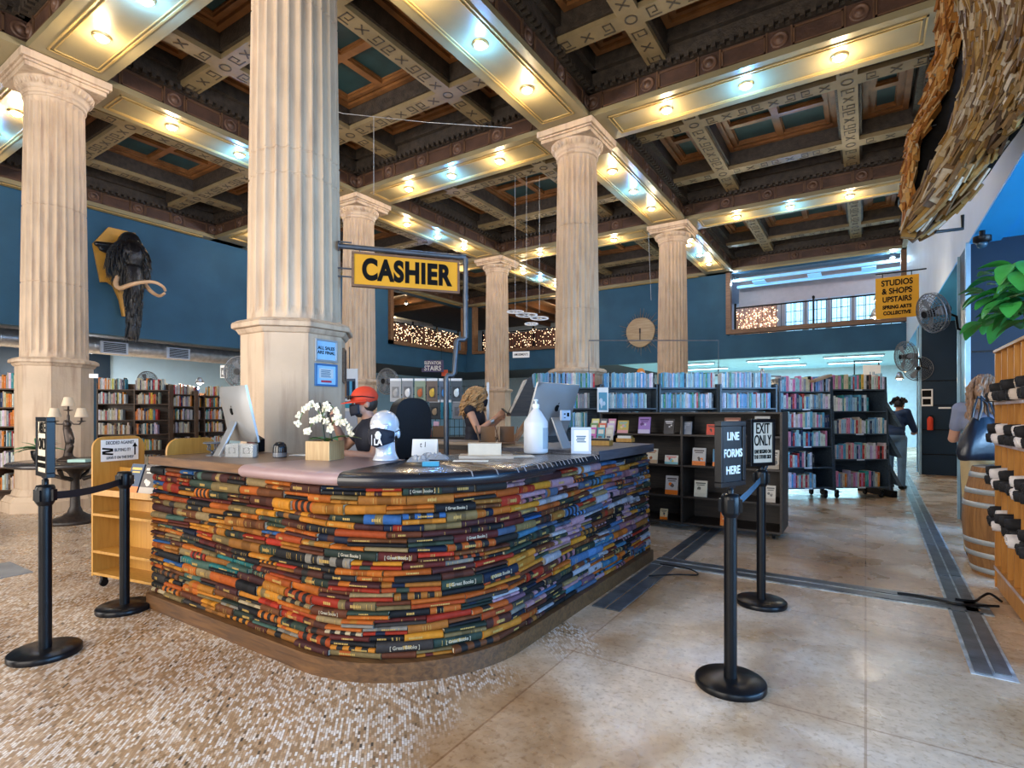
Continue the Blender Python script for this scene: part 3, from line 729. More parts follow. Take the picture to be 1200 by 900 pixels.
text('EXIT',.118,M_ink2,s2,T(0,-.0155,.03+.292)@FRONT,sx=.62,bold=.001); text('ONLY',.118,M_ink2,s2,T(0,-.0155,.03+.198)@FRONT,sx=.58,bold=.001)
text('LINE BEGINS ON\nTHE OTHER SIDE',.042,M_ink2,s2,T(0,-.0155,.03+.092)@FRONT,sx=.58,bold=.0006)
s3=frame_sign(st3,P3,YAW-.66,.262,.37,.05,M_cream,'black framed cream poster seen nearly edge-on atop a queue post by the side table')
text('AISLE\nONLY',.10,M_ink2,s3,T(0,-.0155,.05+.25)@FRONT,sx=.6,bold=.001); text('LINE BEGINS ON\nTHE OTHER SIDE',.042,M_ink2,s3,T(0,-.0155,.05+.09)@FRONT,sx=.58,bold=.0006)

# ------------------------------------------------------------------ birch book cart
pA=flo(107,688); pB=flo(181,703)
ca=math.atan2(pB.y-pA.y,pB.x-pA.x)
cart=empty('book_cart',(pA.x,pA.y,0),ca,'birch plywood book cart on casters with a DECIDED AGAINST sign on its end panel','book cart')
CW=.98; CD=.44
def endpanel(x,H=1.30):
    pts=[(0,.10),(CD,.10),(CD,H-.10)]
    for i in range(7):
        a=i/6*PI/2; pts.append((CD-.10+.10*math.cos(a),H-.10+.10*math.sin(a)))
    for i in range(7):
        a=PI/2+i/6*PI/2; pts.append((.10+.10*math.cos(a),H-.10+.10*math.sin(a)))
    pts+=[]
    M=T(x,0,0)@Matrix(((0,0,1,0),(1,0,0,0),(0,1,0,0),(0,0,0,1)))
    return MB().prism(pts,0,.022,M=M)
endpanel(0).build('end_panel',M_birch,cart); endpanel(CW-.022).build('end_panel',M_birch,cart)
for zz in (.11,.30,.62): MB().box(.022,CW-.022,.0,CD,zz,zz+.022).build('shelf',M_birch,cart,bevel=.002)
b=MB(); b.box(.022,CW-.022,CD/2,CD/2+.012,.13,1.02); b.build('back_panel',M_birch,cart)
b=MB(); b.box(.022,CW-.022,0,.22,0,.018,M=T(0,.0,.80)@RX(-.30)); b.box(.022,CW-.022,-.004,.014,.018,.05,M=T(0,0,.80)@RX(-.3)); b.build('sloping_ledge',M_birch,cart)
for x in (.07,CW-.07):
    for y in (.06,CD-.06):
        b=MB(); b.lathe([(.032,-.012),(.035,-.008),(.035,.008),(.032,.012)],16,M=T(x,y,.035)@RY(PI/2)); b.box(x-.018,x+.018,y-.02,y+.02,.055,.11); b.build('caster',M_black,cart)
sg=tag(MB().box(-.16,.16,-.003,.0,-.095,.095).build('paper_sign',M_paper),'white DECIDED AGAINST BUYING IT notice with an up arrow on the cart end','sign')
sg.location=cart.matrix_basis@Vector((.026,.22,1.175)); 
sg.rotation_euler=(0,0,ca+PI/2); Ms=Matrix.Identity(4)
text('DECIDED AGAINST',.040,M_ink2,sg,T(0,-.0035,.066)@FRONT,sx=.70,bold=.0006,ext=.0006)
text('BUYING IT?',.040,M_ink2,sg,T(.02,-.0035,.0)@FRONT,sx=.68,bold=.0006,ext=.0006)
text('LEAVE IT ON THIS SHELF',.033,M_ink2,sg,T(0,-.0035,-.066)@FRONT,sx=.64,bold=.0006,ext=.0006)
b=MB(); b.prism([(.122,-.05),(.134,-.05),(.134,.025),(.150,.025),(.128,.065),(.106,.025),(.122,.025)],0.003,.0045,M=RX(PI/2)); b.build('arrow_print',M_ink2,sg); b=MB()
for k,(x,z) in enumerate(((-.105,-.03),(-.105,-.008),(-.105,.014))): b.box(-.045,.045,-.0045,-.003,-.008,.008,M=T(x,0,z)@RY(.12*(-1)**k))
b.build('book_print',M_ink2,sg)
# ------------------------------------------------------------------ cashier sign on iron pipe
cs=empty('cashier_sign',at(475,319,5.57),0,'yellow hanging CASHIER sign beside the huge near column','sign')
pl=at(412,315,5.40); pr_=at(538,325.5,5.74); v=(pr_-pl); v.z=0; L_=v.length; az=math.atan2(v.y,v.x); mid=(pl+pr_)/2; mid.z=(pl.z+pr_.z)/2
cs.location=mid; cs.rotation_euler=(0,0,az); hh=.345/2
MB().box(-L_/2+.02,L_/2-.02,-.018,.018,-hh+.02,hh-.02).build('panel',M_gold,cs)
b=MB(); t=.022
b.box(-L_/2,L_/2,-.026,.026,-hh,-hh+t); b.box(-L_/2,L_/2,-.026,.026,hh-t,hh); b.box(-L_/2,-L_/2+t,-.026,.026,-hh+t,hh-t); b.box(L_/2-t,L_/2,-.026,.026,-hh+t,hh-t); b.build('frame',M_brownframe,cs)
text('CASHIER',.285,M_ink2,cs,T(0,-.0195,-.005)@FRONT,sx=.74,bold=.014,sp=1.1,ext=.003)
for x in (-L_/2+.08,L_/2-.08): MB().tube([(x,0,hh),(x,0,hh+.03)],.006,8).build('hanger',M_iron,cs)
pp=empty('sign_pipe',(mid.x,mid.y,0),az,'dark iron pipe bracket that carries the CASHIER sign','pipe')
b=MB(); zt=hh+.045+mid.z; xr=L_/2+.07
col_x=-L_/2-.13
b.tube([(col_x,0,zt),(xr-.03,0,zt),(xr,0,zt-.03),(xr,0,zt-.85)],.026,10); b.lathe([(.03,-.03),(.03,.03)],12,M=T(xr,0,zt-.04)); b.lathe([(.03,-.03),(.03,.03)],12,M=T(xr-.03,0,zt)@RY(PI/2)); b.lathe([(.05,0),(.05,.012)],16,M=T(col_x,0,zt)@RY(PI/2))
b.lathe([(.03,-.03),(.03,.03)],12,M=T(xr,0,zt-.42))
b.tube([(xr,0,zt-.85),(xr-.02,0,zt-.87),(xr-.08,0,zt-.87),(xr-.10,0,zt-.89),(xr-.12,0,zt-1.22),(xr-.14,0,zt-1.25),(xr-.19,0,zt-1.25),(xr-.21,0,zt-1.28),(xr-.20,0,0.0)],.028,10); b.lathe([(.09,0),(.09,.015),(.03,.03)],16,M=T(xr-.20,0,0))
b.build('pipe_run',M_iron,pp)
b=MB()
for zz in (-.02,-.10,-.30,-.36): b.tube([(col_x,0,mid.z-zz-.1),(-L_/2+.0,0,mid.z-zz-.1)],.008,6)
b.build('clamp',M_iron,pp)
# ------------------------------------------------------------------ bookcases
ORD=['first','second','third','fourth','fifth','sixth','seventh','eighth','ninth','tenth','eleventh','twelfth','thirteenth','fourteenth','fifteenth','sixteenth','seventeenth','eighteenth','nineteenth','twentieth','twenty-first','twenty-second','twenty-third','twenty-fourth','twenty-fifth','twenty-sixth','twenty-seventh','twenty-eighth','twenty-ninth','thirtieth','thirty-first','thirty-second','thirty-third','thirty-fourth','thirty-fifth','thirty-sixth','thirty-seventh','thirty-eighth','thirty-ninth','fortieth']
BC_=[('white',(.62,.62,.62)),('cream',(.55,.48,.36)),('pale blue',(.28,.45,.58)),('sky blue',(.10,.32,.52)),('pink',(.60,.20,.33)),('red',(.45,.035,.04)),('navy',(.015,.035,.10)),('grey',(.25,.27,.30)),('black',(.015,.015,.018)),('lilac',(.40,.30,.52)),('green',(.05,.22,.12)),('orange',(.60,.20,.03)),('yellow',(.65,.45,.06)),('teal',(.03,.24,.27)),('brown',(.14,.07,.04))]
BCD=dict(BC_)
PALE=['white']*6+['pale blue']*5+['cream']*3+['sky blue']*3+['pink','red','navy','grey','lilac','black','green','red','pink']
MUSIC=['white']*4+['pale blue']*6+['sky blue']*5+['grey']*2+['black','red','green']
LEFTP=['white']*5+['cream']*6+['orange']*3+['grey']*2+['brown','red','teal','black','yellow','navy']
GAY=['yellow','sky blue','navy','pink','red','cream','black','orange','lilac','white','pink','teal','grey','white']
def upright_book(mb,t,h,w,col,M):
    """a book standing: spine towards -Y, thickness along X"""
    pr=[(-t/2,w),(-t/2,.003),(-t*.3,-.003),(t*.3,-.003),(t/2,.003),(t/2,w)]
    mb.prism(pr,0,h,col,M)
    mb.box(-t/2+.002,t/2-.002,.006,w-.004,h-.001,h+.0008,(.6,.56,.46),M)
    g=(.05,.05,.06) if sum(col)>.9 else (.65,.6,.5)
    mb.box(-t*.12,t*.12,-.0042,-.0028,h*R.uniform(.3,.5),h*R.uniform(.6,.8),tuple(.5*a+.5*b for a,b in zip(g,col)),M)
    if R.random()<.25: mb.box(-t*.31,t*.31,-.0040,-.0026,h*.06,h*.12,tuple(.5*a for a in col),M)
def row(W,zshelf,y,depth,hmax,pal,root,shelfname,casename,group,indiv=True,stuff=None,x0=0.02,x1=None,fill=.92,tmin=.018,tmax=.042,lean=0.0,hlo=.72,hs=1.0):
    x1=x1 if x1 is not None else W-.02; x=x0; end=x0+(x1-x0)*fill; i=0; Mw=root.matrix_basis
    while x<end:
        t=R.uniform(tmin,tmax); h=hmax*R.uniform(hlo,1)*hs; cn=R.choice(pal); col=tuple(min(1,c*R.uniform(.85,1.15)) for c in BCD[cn])
        la=lean if R.random()<.85 else 0
        ML=T(x+t/2,y,zshelf+.0005)@RY(-la)
        if indiv:
            m=MB(); upright_book(m,t,h,min(depth,.17),col,Matrix.Identity(4)); o=m.build('book',M_gloss)
            o.matrix_world=Mw@ML; o.location=(Mw@ML).translation
            tag(o,'%s book, %s from left on the %s shelf of the %s'%(cn,ORD[i] if i<len(ORD) else 'last',shelfname,casename),'book',group)
            o.location.z+=abs(math.sin(la))*t/2
        else: upright_book(stuff,t,h,min(depth,.17),col,Mw@T(0,0,abs(math.sin(la))*t/2)@ML)
        x+=t*(1+abs(la)*.25)+.0015; i+=1
def bookcase(name,label,loc,rz,W,H,Dp,levels,m,cat='bookcase',base=.0,back=None,side='box',group=None,lean=0.0,casters=False,mids=()):
    o=empty(name,loc,rz,label,cat,group)
    th=.025
    for x in (0,W-th):
        if side=='box': MB().box(x,x+th,0,Dp,base,H).build('side_panel',m,o)
        else:
            pts=[(0,base),(Dp,base),(Dp,H),(lean*(H-base),H)]
            M=T(x,0,0)@Matrix(((0,0,1,0),(1,0,0,0),(0,1,0,0),(0,0,0,1)))
            MB().prism(pts,0,th,M=M).build('side_panel',m,o)
    MB().box(th,W-th,Dp-.015,Dp,base,H).build('back_panel',back or m,o)
    for z in levels:
        y0=lean*(z-base) if side!='box' else 0
        MB().box(th,W-th,y0+.004,Dp-.015,z-.022,z).build('shelf',m,o)
    for x in mids: MB().box(x,x+th,.006,Dp-.015,levels[0],H-.03).build('divider',m,o)
    if casters:
        for x in (.10,W-.10):
            for y in (.10,Dp-.10):
                b=MB(); b.lathe([(.045,-.018),(.052,-.010),(.052,.010),(.045,.018)],18,M=T(x,y,.053)@RY(PI/2)); b.box(x-.026,x+.026,y-.03,y+.03,.07,base-.02+.001); b.lathe([(.03,base-.03),(.03,base)],10,M=T(x,y,0)); b.build('caster',M_black,o)
    return o
M_lbl=mat('shelf label',(.6,.68,.75),.5)
def place(px,py,d,rz): p=at(px,py,d); return (p.x,p.y,0),rz
# display case with face-out books
dc=bookcase('display_bookcase','long dark wooden rolling display case with face-out books behind the queue posts',(-3.12,7.08,0),0,2.30,1.50,.60,[.10,.44,.84,1.235],M_dkwood,base=.09,casters=True,mids=(1.115,))
MB().box(0,2.30,-.004,.60,1.50,1.522).build('top_board',M_dkwood,dc)
MB().box(0,2.30,-.005,0,.088,.105).build('bottom_rail',M_dkwood,dc); 
def cover_book(w,h,t,cols,loc,rz,label,group,deco=0,lean=.20,z=0):
    o=MB(); c=cols[0]; o.box(-w/2,w/2,0,t,0,h,c); o.box(-w/2+.003,w/2-.001,.002,t-.002,-.0008,h+.0008,(.6,.56,.46))
    y=-.0012
    if len(cols)>1:
        r=random.Random(deco)
        o.box(-w/2,w/2,y,0,0,h*.24,cols[1])
        o.box(-w*.38,w*.38,y,0,h*.80,h*.88,cols[2] if len(cols)>2 else (.05,.05,.05))
        o.box(-w*.30,w*.30,y,0,h*.70,h*.75,cols[2] if len(cols)>2 else (.05,.05,.05))
        for k in range(4):
            a=r.uniform(-.25,.25)*w; bz=h*r.uniform(.32,.6); o.lathe([(w*r.uniform(.08,.18),0),(.001,.0011)],10,cols[(k+2)%len(cols)],T(a,0,bz)@RX(PI/2),cap=False)
    b=o.build('display_book',M_gloss); b.location=loc; b.rotation_euler=Euler((-lean,0,rz),'XYZ'); tag(b,label,'book',group); return b
ORG=(.70,.16,.01)
items=[ # px, shelf z, w, h, colours, label
 (730,1.235,.155,.175,[(.60,.45,.12),(.7,.35,.4),(.2,.5,.5),(.7,.6,.3)],'small yellow patterned picture book on the top ledge of the dark case'),
 (755,1.235,.165,.225,[(.35,.20,.55),(.55,.5,.7),(.12,.05,.2)],'purple book with a dark figure print on the top ledge'),
 (784,1.235,.135,.195,[(.03,.03,.035),(.04,.04,.05),(.6,.6,.65)],'black book with a pale animal face on the top ledge'),
 (804,1.235,.145,.165,[(.16,.18,.22),(.18,.2,.24),(.3,.32,.36)],'plain slate grey book on the top ledge'),
 (835,1.235,.145,.135,[(.62,.05,.02),(.55,.04,.02),(.05,.02,.02)],'small bright red book on the top ledge'),
 (858,1.235,.19,.22,[(.25,.08,.05),(.12,.05,.04),(.6,.3,.2)],'dark red landscape print book behind the LINE FORMS HERE sign'),
 (748,.84,.085,.165,[(.55,.52,.45),(.4,.3,.2),(.1,.1,.1)],'cream book at the counter end of the second ledge'),
 (764,.84,.155,.195,[(.62,.55,.42),(.45,.3,.18),(.35,.10,.03)],'cream and brown book with an orange spine on the second ledge'),
 (787,.84,.175,.115,[(.66,.64,.58),(.2,.45,.5),(.6,.1,.1),(.65,.5,.1)],'white landscape book with a rainbow arc on the second ledge'),
 (819,.84,.165,.225,[(.42,.40,.38),ORG,(.08,.06,.06)],'grey photo book with an orange foot band, second ledge right of the divider'),
 (842,.84,.14,.215,[(.04,.20,.34),ORG,(.5,.6,.6)],'blue book with an orange foot band beside the LINE FORMS HERE sign'),
 (755,.44,.13,.185,[(.62,.48,.10),(.6,.3,.3),(.2,.4,.5)],'small yellow comic book on the third ledge beside the counter'),
 (787,.44,.165,.245,[(.42,.40,.40),ORG,(.08,.06,.06)],'grey photo book with an orange foot band on the third ledge'),
 (821,.44,.16,.205,[(.55,.52,.42),(.5,.47,.38),(.10,.10,.08)],'cream map covered book on the third ledge right of the divider'),
 (903,.44,.11,.20,[(.5,.47,.42),(.4,.35,.3),(.1,.1,.1)],'cream book at the outer end of the third ledge'),
 (905,.84,.15,.23,[(.55,.52,.47),(.3,.25,.2),(.1,.1,.1)],'cream book on the second ledge behind the EXIT ONLY sign'),
 (893,1.235,.17,.24,[(.5,.5,.48),(.4,.4,.4),(.1,.1,.1)],'pale book on the top ledge behind the EXIT ONLY sign'),
 (778,.10,.10,.14,[(.62,.50,.30),ORG,(.1,.1,.1)],'small cream and orange book on the bottom shelf left of the divider'),
 (850,.10,.12,.165,[(.70,.15,.01),(.75,.2,.02),(.6,.5,.3)],'bright orange book on the bottom shelf behind the nearest queue post'),
]
for i,(px,z,w_,h_,cols,lab) in enumerate(items):
    p=onY(px,485,7.08+.09); cover_book(w_,h_,.022,cols,(p.x,7.08+.07,z+.001),0,lab,'face-out books in the dark display case',i,lean=.2)
# rolling bookcases
GR='tall blue grey rolling bookcases'
pE=flo(918,587); pF=flo(982,585)
aF=YAW+.05
Ex=at(916,485,9.55); Fx=Ex+Vector((math.cos(YAW+.05),math.sin(YAW+.05),0))*.965
ce=bookcase('rolling_bookcase','tall blue grey rolling bookcase, left one of two beside the dark display case',(Ex.x,Ex.y,0),aF,.955,2.13,.62,[.20,.56,.93,1.26,1.59,1.90],M_slate,base=.15,side='trap',lean=.05,casters=True,group=GR)
cf_=bookcase('rolling_bookcase','tall blue grey rolling bookcase, right one of two with slanted side fins',(Fx.x,Fx.y,0),aF,1.02,2.16,.62,[.21,.70,1.15,1.55,1.94],M_slate,base=.15,side='trap',lean=.05,casters=True,group=GR)
L_=.05
for (z,nm,fl_) in ((.20,'lowest',.66),(.56,'second lowest',.62),(.93,'third lowest',.9),(1.26,'third highest',.97),(1.59,'second highest',.99),(1.90,'top',.99)):
    row(.955,z,L_*(z-.15)+.012,.17,.285,PALE if z>.3 else PALE+['teal','red'],ce,nm,'left rolling bookcase','books on the left rolling bookcase',x0=.03,x1=.925,fill=fl_,tmin=.024,tmax=.05)
for (z,nm,fl_,pl_,ln) in ((.21,'lowest',.80,GAY,.0),(.70,'second lowest',1.0,PALE+['navy','black','red'],.0),(1.15,'middle',.97,PALE,0),(1.55,'second highest',.66,['sky blue','pale blue','white','pink','navy','teal','white'],0),(1.94,'top',.98,PALE+['yellow','brown'],0)):
    row(1.02,z,L_*(z-.15)+.012,.17,.29,pl_,cf_,nm,'right rolling bookcase','books on the right rolling bookcase',x0=.03,x1=.99,fill=fl_,tmin=.026,tmax=.05,hlo=.76)
for o,zs_ in ((ce,(.20,.56,.93,1.26,1.59)),(cf_,(.21,.70,1.15,1.94))):
    for z in zs_: MB().box(.42,.56,L_*(z-.15)-.004,L_*(z-.15)+.004,z-.026,z-.002).build('shelf_label',M_lbl,o)
# zigzag fins at the right end of the right case
fn=empty('angled_magazine_rack',cf_.matrix_basis@Vector((1.12,.10,0)),aF,'dark magazine rack with zigzag slanted side beside the right rolling bookcase','magazine rack')
M=Matrix(((0,0,1,0),(1,0,0,0),(0,1,0,0),(0,0,0,1)))
MB().prism([(0,.12),(.9,.12),(.45,2.1),(.40,2.1)],0,.03,M=M).build('side_panel',M_slate,fn)
for z in (.30,.80,1.35): MB().prism([(-.12,z-.08),(.25,z-.02),(.40,z+.52),(.36,z+.52)],.03,.10,M=M).build('slanted_tray',M_slate,fn)
MB().box(0,.10,.0,.9,0,.12).build('base',M_black,fn)
# far music cases (blue lit) behind
stf=MB()
MG='dark record and disc cases behind the display case'
for (pxl,pxr,d,lab,nr) in ((622,705,9.45,'dark disc case behind the silver computer, packed with discs',3),(706,771,9.45,'dark disc case with a reclining doll on top',3),(773,842,9.4,'dark disc case just right of the clock column',3),(844,911,9.3,'dark disc case, last before the left rolling bookcase',2)):
    a=at(pxl,485,d); b_=at(pxr,485,d); W=(b_-a).length
    H=CAMZ+35*d/F
    cz=bookcase('disc_case',lab,(a.x,a.y,0),YAW,W,H,.40,[.5,.9,1.27,1.60,H-.06],M_slate,base=0,group=MG)
    for z,f_ in ((1.27,.8),(1.60,R.uniform(.75,.95)),(H-.06,R.uniform(.85,.97))):
        row(W,z,.02,.17,.27,MUSIC,cz,'','','',indiv=False,stuff=stf,fill=f_,x0=.03,tmin=.012,tmax=.032,hlo=.86)
# left side cases
LG='walnut bookcases along the left side room'
def leftcase(pxl,d,W,H,rz,lab,levels,fills):
    a=at(pxl,485,d); c=bookcase('walnut_bookcase',lab,(a.x,a.y,0),rz,W,H,.36,levels,M_case,group=LG,mids=(W/2,))
    for z,f_ in zip(levels,fills):
        for (x0,x1) in ((.03,W/2-.01),(W/2+.03,W-.03)):
            if R.random()<.97: row(W,z,.02,.17,.29,LEFTP,c,'','','',indiv=False,stuff=stf,x0=x0,x1=x1,fill=f_*R.uniform(.72,1),tmin=.018,tmax=.04)
    return c
rzL=PI/2*.0+YAW+.30
leftcase(113,13.2,1.55,2.25,rzL,'walnut bookcase nearest the table column, with a tall side panel',[.2,.6,1.0,1.35,1.75,2.1],[.9]*6)
leftcase(173,14.2,1.10,2.12,rzL,'walnut bookcase between two others, above the birch cart',[.2,.6,1.0,1.35,1.70,2.02],[.95]*6)
leftcase(212,15.2,1.15,2.10,rzL,'walnut bookcase behind the left silver computer',[.2,.6,1.0,1.35,1.70,2.02],[.95]*6)
leftcase(-40,9.6,1.02,2.10,YAW+.1,'walnut bookcase at the left edge beside the table column',[.15,.55,.92,1.28,1.62,1.95],[1]*6)
o=stf.build('shelved_media',M_gloss); tag(o,'rows of discs and paperbacks in the far disc cases and walnut bookcases','books',kind='stuff')
# cart books
Mc=cart.matrix_basis
for x,w_,h_,t_,cols,lab in ((.47,.16,.25,.035,[(.02,.05,.11),ORG,(.6,.42,.1)],'navy and orange paperback leaning in the birch cart'),(.66,.18,.25,.03,[(.06,.045,.04),(.4,.35,.3),(.6,.57,.5),(.6,.57,.5)],'brown and white photo book leaning in the birch cart'),(.85,.17,.25,.03,[(.55,.5,.45),(.5,.08,.08),(.06,.05,.05)],'white and red paperback leaning in the birch cart beside the counter')):
    o=cover_book(w_,h_,t_,cols,(0,0,0),0,lab,'paperbacks leaning in the birch cart',int(x*100),lean=0)
    o.rotation_euler=(0,0,0); o.matrix_world=Mc@T(x,.03,.835)@RX(-.30); 
# ------------------------------------------------------------------ things on the counter
ZC=1.1765
def ct(px,py,z=ZC):
    p=flo(px,py,z); return p
M_alu=mat('brushed aluminium',(.42,.43,.44),.32,metal=.55,var=.04)
M_scr=mat('screen glass',(.01,.012,.015),.08,var=.05)
def desktop(loc,rz,label,tilt=.22):
    o=empty('desktop_computer',loc,rz,label,'computer','silver desktop computers on the counter')
    b=MB(); b.box(-.10,.10,-.10,.09,0,.008); b.build('foot',M_alu,o,bevel=.002)
    b=MB(); b.add([(-.055,-.095,.006),(.055,-.095,.006),(.055,-.075,.006),(-.055,-.075,.006),(-.05,.035,.27),(.05,.035,.27),(.05,.047,.26),(-.05,.047,.26)],[(0,3,2,1),(4,5,6,7),(0,1,5,4),(2,3,7,6),(1,2,6,5),(3,0,4,7)]); b.build('stand_arm',M_alu,o,bevel=.003)
    M=T(0,.075,.33)@RX(tilt)
    b=MB(); w,h=.265,.225; n=8; vs=[];
    # gently bulged rear shell
    for i in range(n+1):
        for j in range(n+1):
            u=-1+2*i/n; v=-1+2*j/n; bul=(1-u*u)*(1-v*v); vs.append((u*w,-.012-.035*bul**.6,v*h))
    fs=[(i*(n+1)+j,(i+1)*(n+1)+j,(i+1)*(n+1)+j+1,i*(n+1)+j+1) for i in range(n) for j in range(n)]
    b.add(vs,fs,M=M,smooth=True); b.box(-w,w,-.012,.004,-h,h,M=M); b.build('housing',M_alu,o)
    MB().box(-w+.004,w-.004,.004,.007,-h+.07,h-.004,M=M).build('screen',M_scr,o)
    b=MB(); L=M@T(0,-.0475,.03)
    pts=[]
    for k in range(20):
        a=2*PI*k/20; r=.030*(1-.10*max(0,math.cos(a-PI/2))**6-.06*max(0,math.cos(a+PI/2))**8)
        x=r*math.cos(a)*.92; z=r*math.sin(a)
        if abs(a)<.5 or a>2*PI-.5: x=.018
        pts.append((x,z))
    b.prism(pts,0,.002,M=L@RX(PI/2)); b.prism([(.000,.034),(.010,.046),(.013,.040),(.006,.032)],0,.002,M=L@RX(PI/2)); b.build('fruit_logo',M_ink2,o)
    return o
p=ct(268,533); dl=desktop((p.x,p.y,ZC-.006),YAW-.72,'silver desktop computer seen from behind at the cart end of the counter')
p=ct(655,527); dr=desktop((p.x,p.y,ZC-.008),YAW+.80,'silver desktop computer seen from behind beside the white jug',.34); dr.scale=(1.12,1.12,1.12)
b=MB(); b.box(-.055,.055,-.075,-.055,.245,.325); b.build('card_reader',M_white,dr)
b=MB(); b.box(-.03,-.01,-.077,-.075,.29,.30); b.box(.01,.035,-.077,-.075,.275,.305); b.box(-.03,-.01,-.077,-.075,.262,.268); b.build('reader_print',M_ink2,dr)
# jug
p=ct(628,531); jg=empty('sanitiser_jug',(p.x,p.y,ZC),YAW,'translucent white plastic gallon jug with a pump collar on the counter','jug')
M_jug=mat('milky plastic',(.80,.84,.90),.35,var=.03,trans=.25)
b=MB(); b.lathe([(.085,0),(.098,.006),(.100,.02),(.100,.24),(.096,.262),(.045,.34),(.026,.362),(.024,.375)],32); b.build('bottle',M_jug,jg)
b=MB(); b.lathe([(.030,.372),(.030,.40),(.022,.405),(.010,.408),(.010,.43),(.018,.432),(.018,.442),(.001,.444)],20); b.build('cap',mat('clear cap',(.75,.78,.8),.3),jg)
b=MB(); 
vs=[]; 
for k in range(9):
    a=-PI/2+.55+.75*k/8
    for z in (.04,.21): vs.append((.1015*math.cos(a),.1015*math.sin(a),z))
b.add(vs,[(2*k,2*k+2,2*k+3,2*k+1) for k in range(8)]); b.build('label',mat('grey label',(.35,.42,.48),.5),jg)
# picture frame right
p=ct(681,531); pf=empty('picture_frame',(p.x,p.y,1.17),YAW-.12,'small white picture frame with a printed notice standing beside the computer','picture frame')
M=RX(-.14); b=MB(); w,h=.082,.22
for q in ((-w,w,0,.022),(-w,w,h-.022,h),(-w,-w+.02,.022,h-.022),(w-.02,w,.022,h-.022)): b.box(q[0],q[1],-.012,.012,q[2],q[3],M=M)
b.build('frame',M_white,pf,bevel=.002); MB().box(-w+.02,w-.02,-.004,.006,.022,h-.022,M=M).build('notice',M_paper,pf)
b=MB(); 
for i,z in enumerate((.14,.125,.11,.095)): b.box(-.04+.005*(i%2),.04-.006*(i%3),-.006,-.004,z,z+.009,M=M)
b.build('notice_print',mat('blue print',(.04,.12,.2),.5),pf)
MB().box(-.02,.02,.02,.09,.0,.004).build('strut',M_black,pf)
# card trays at the far end of the counter
ZR=1.1965
for (px,py,w,dp,h,c,lab) in ((702,522,.20,.13,.045,M_birch,'birch tray of yellow cards at the counter end'),(731,518,.17,.13,.04,M_birch,'pale tray of bookmarks at the outer end of the counter')):
    p=flo(px,py,ZR); o=empty('card_tray',(p.x,p.y,ZR),YAW*0+.1,lab,'tray')
    b=MB(); b.box(-w/2,w/2,0,.008,0,h); b.box(-w/2,w/2,dp-.008,dp,0,h); b.box(-w/2,-w/2+.008,.008,dp-.008,0,h); b.box(w/2-.008,w/2,.008,dp-.008,0,h); b.box(-w/2+.008,w/2-.008,.008,dp-.008,0,.006); b.build('tray',c,o)
    b=MB()
    for k in range(9):
        cc=R.choice([(.6,.45,.05),(.02,.02,.02),(.6,.6,.58),(.5,.4,.1)]) if c is not None else 0
        b.box(-w/2+.012,w/2-.012,.012+k*.012,.016+k*.012,.006,h+.012+R.uniform(0,.02),cc,M=T(0,0,0)@RX(0))
    q=b.build('cards',M_gloss,o); q['kind']='stuff'
# zines pile between computer and trays
zs=[]
for k in range(9):
    p=flo(690+R.uniform(0,34),519-R.uniform(0,2),ZR)
    w_,h_=.11,.16; m=MB(); cc=R.choice([(.5,.1,.35),(.1,.3,.4),(.6,.55,.5),(.15,.25,.1),(.55,.1,.08),(.05,.05,.06)])
    m.box(-w_/2,w_/2,0,.006,0,h_,cc); m.box(-w_*.35,w_*.35,-.001,0,h_*.5,h_*.8,(.65,.62,.55)); m.box(-w_*.3,w_*.2,-.001,0,h_*.15,h_*.35,R.choice([(.6,.3,.1),(.1,.1,.1),(.5,.5,.6)]))
zr=empty('zine_rack',flo(706,517,ZR)+Vector((-.1,.16,0)),.15,'small wire rack of colourful zines behind the card trays','rack')
b=MB()
for k in range(3): b.box(-.15,.15,k*.06,.055+k*.06,k*.05,.006+k*.05)
b.build('step_shelf',M_black,zr)
for k in range(3):
    for j in range(3):
        m=MB(); cc=[(.5,.12,.40),(.08,.32,.42),(.55,.50,.42),(.14,.26,.10),(.60,.12,.07),(.5,.4,.55),(.62,.55,.2),(.1,.1,.12),(.5,.2,.3)][k*3+j]
        m.box(-.045,.045,0,.004,0,.145,cc); m.box(-.03,.03,-.001,0,.07,.12,(.62,.6,.52)); m.box(-.03,.015,-.001,0,.02,.045,(.1,.1,.12))
        MM=T(-.10+.1*j,.02+k*.06,.006+k*.05)@RX(-.25)
        for i,v in enumerate(m.v): m.v[i]=tuple(MM@Vector(v))
        m.build('zine',M_gloss,zr)
# business card boxes
p=ct(283,535); cb=empty('business_card_box',(p.x,p.y,ZC-.006),YAW-.2,'pair of clear boxes of printed cards beside the left computer','box')
for s_ in (-1,1):
    b=MB(); x=s_*.062; b.box(x-.058,x+.058,-.03,.03,0,.004); b.box(x-.058,x+.058,-.03,-.027,.004,.105); b.box(x-.058,x+.058,.027,.03,.004,.105); b.build('case',mat('clear acrylic',(.85,.87,.88),.1,trans=.85,var=.01),cb)
    b=MB(); b.box(x-.052,x+.052,-.024,.02,.005,.095,(.62,.60,.56)); b.box(x-.030,x+.030,-.0255,-.024,.03,.075,(.18,.16,.15)); b.lathe([(.022,0),(.001,.001)],14,(.55,.52,.48),T(x,-.026,.052)@RX(PI/2),cap=False); b.build('card_stack',M_gloss,cb)
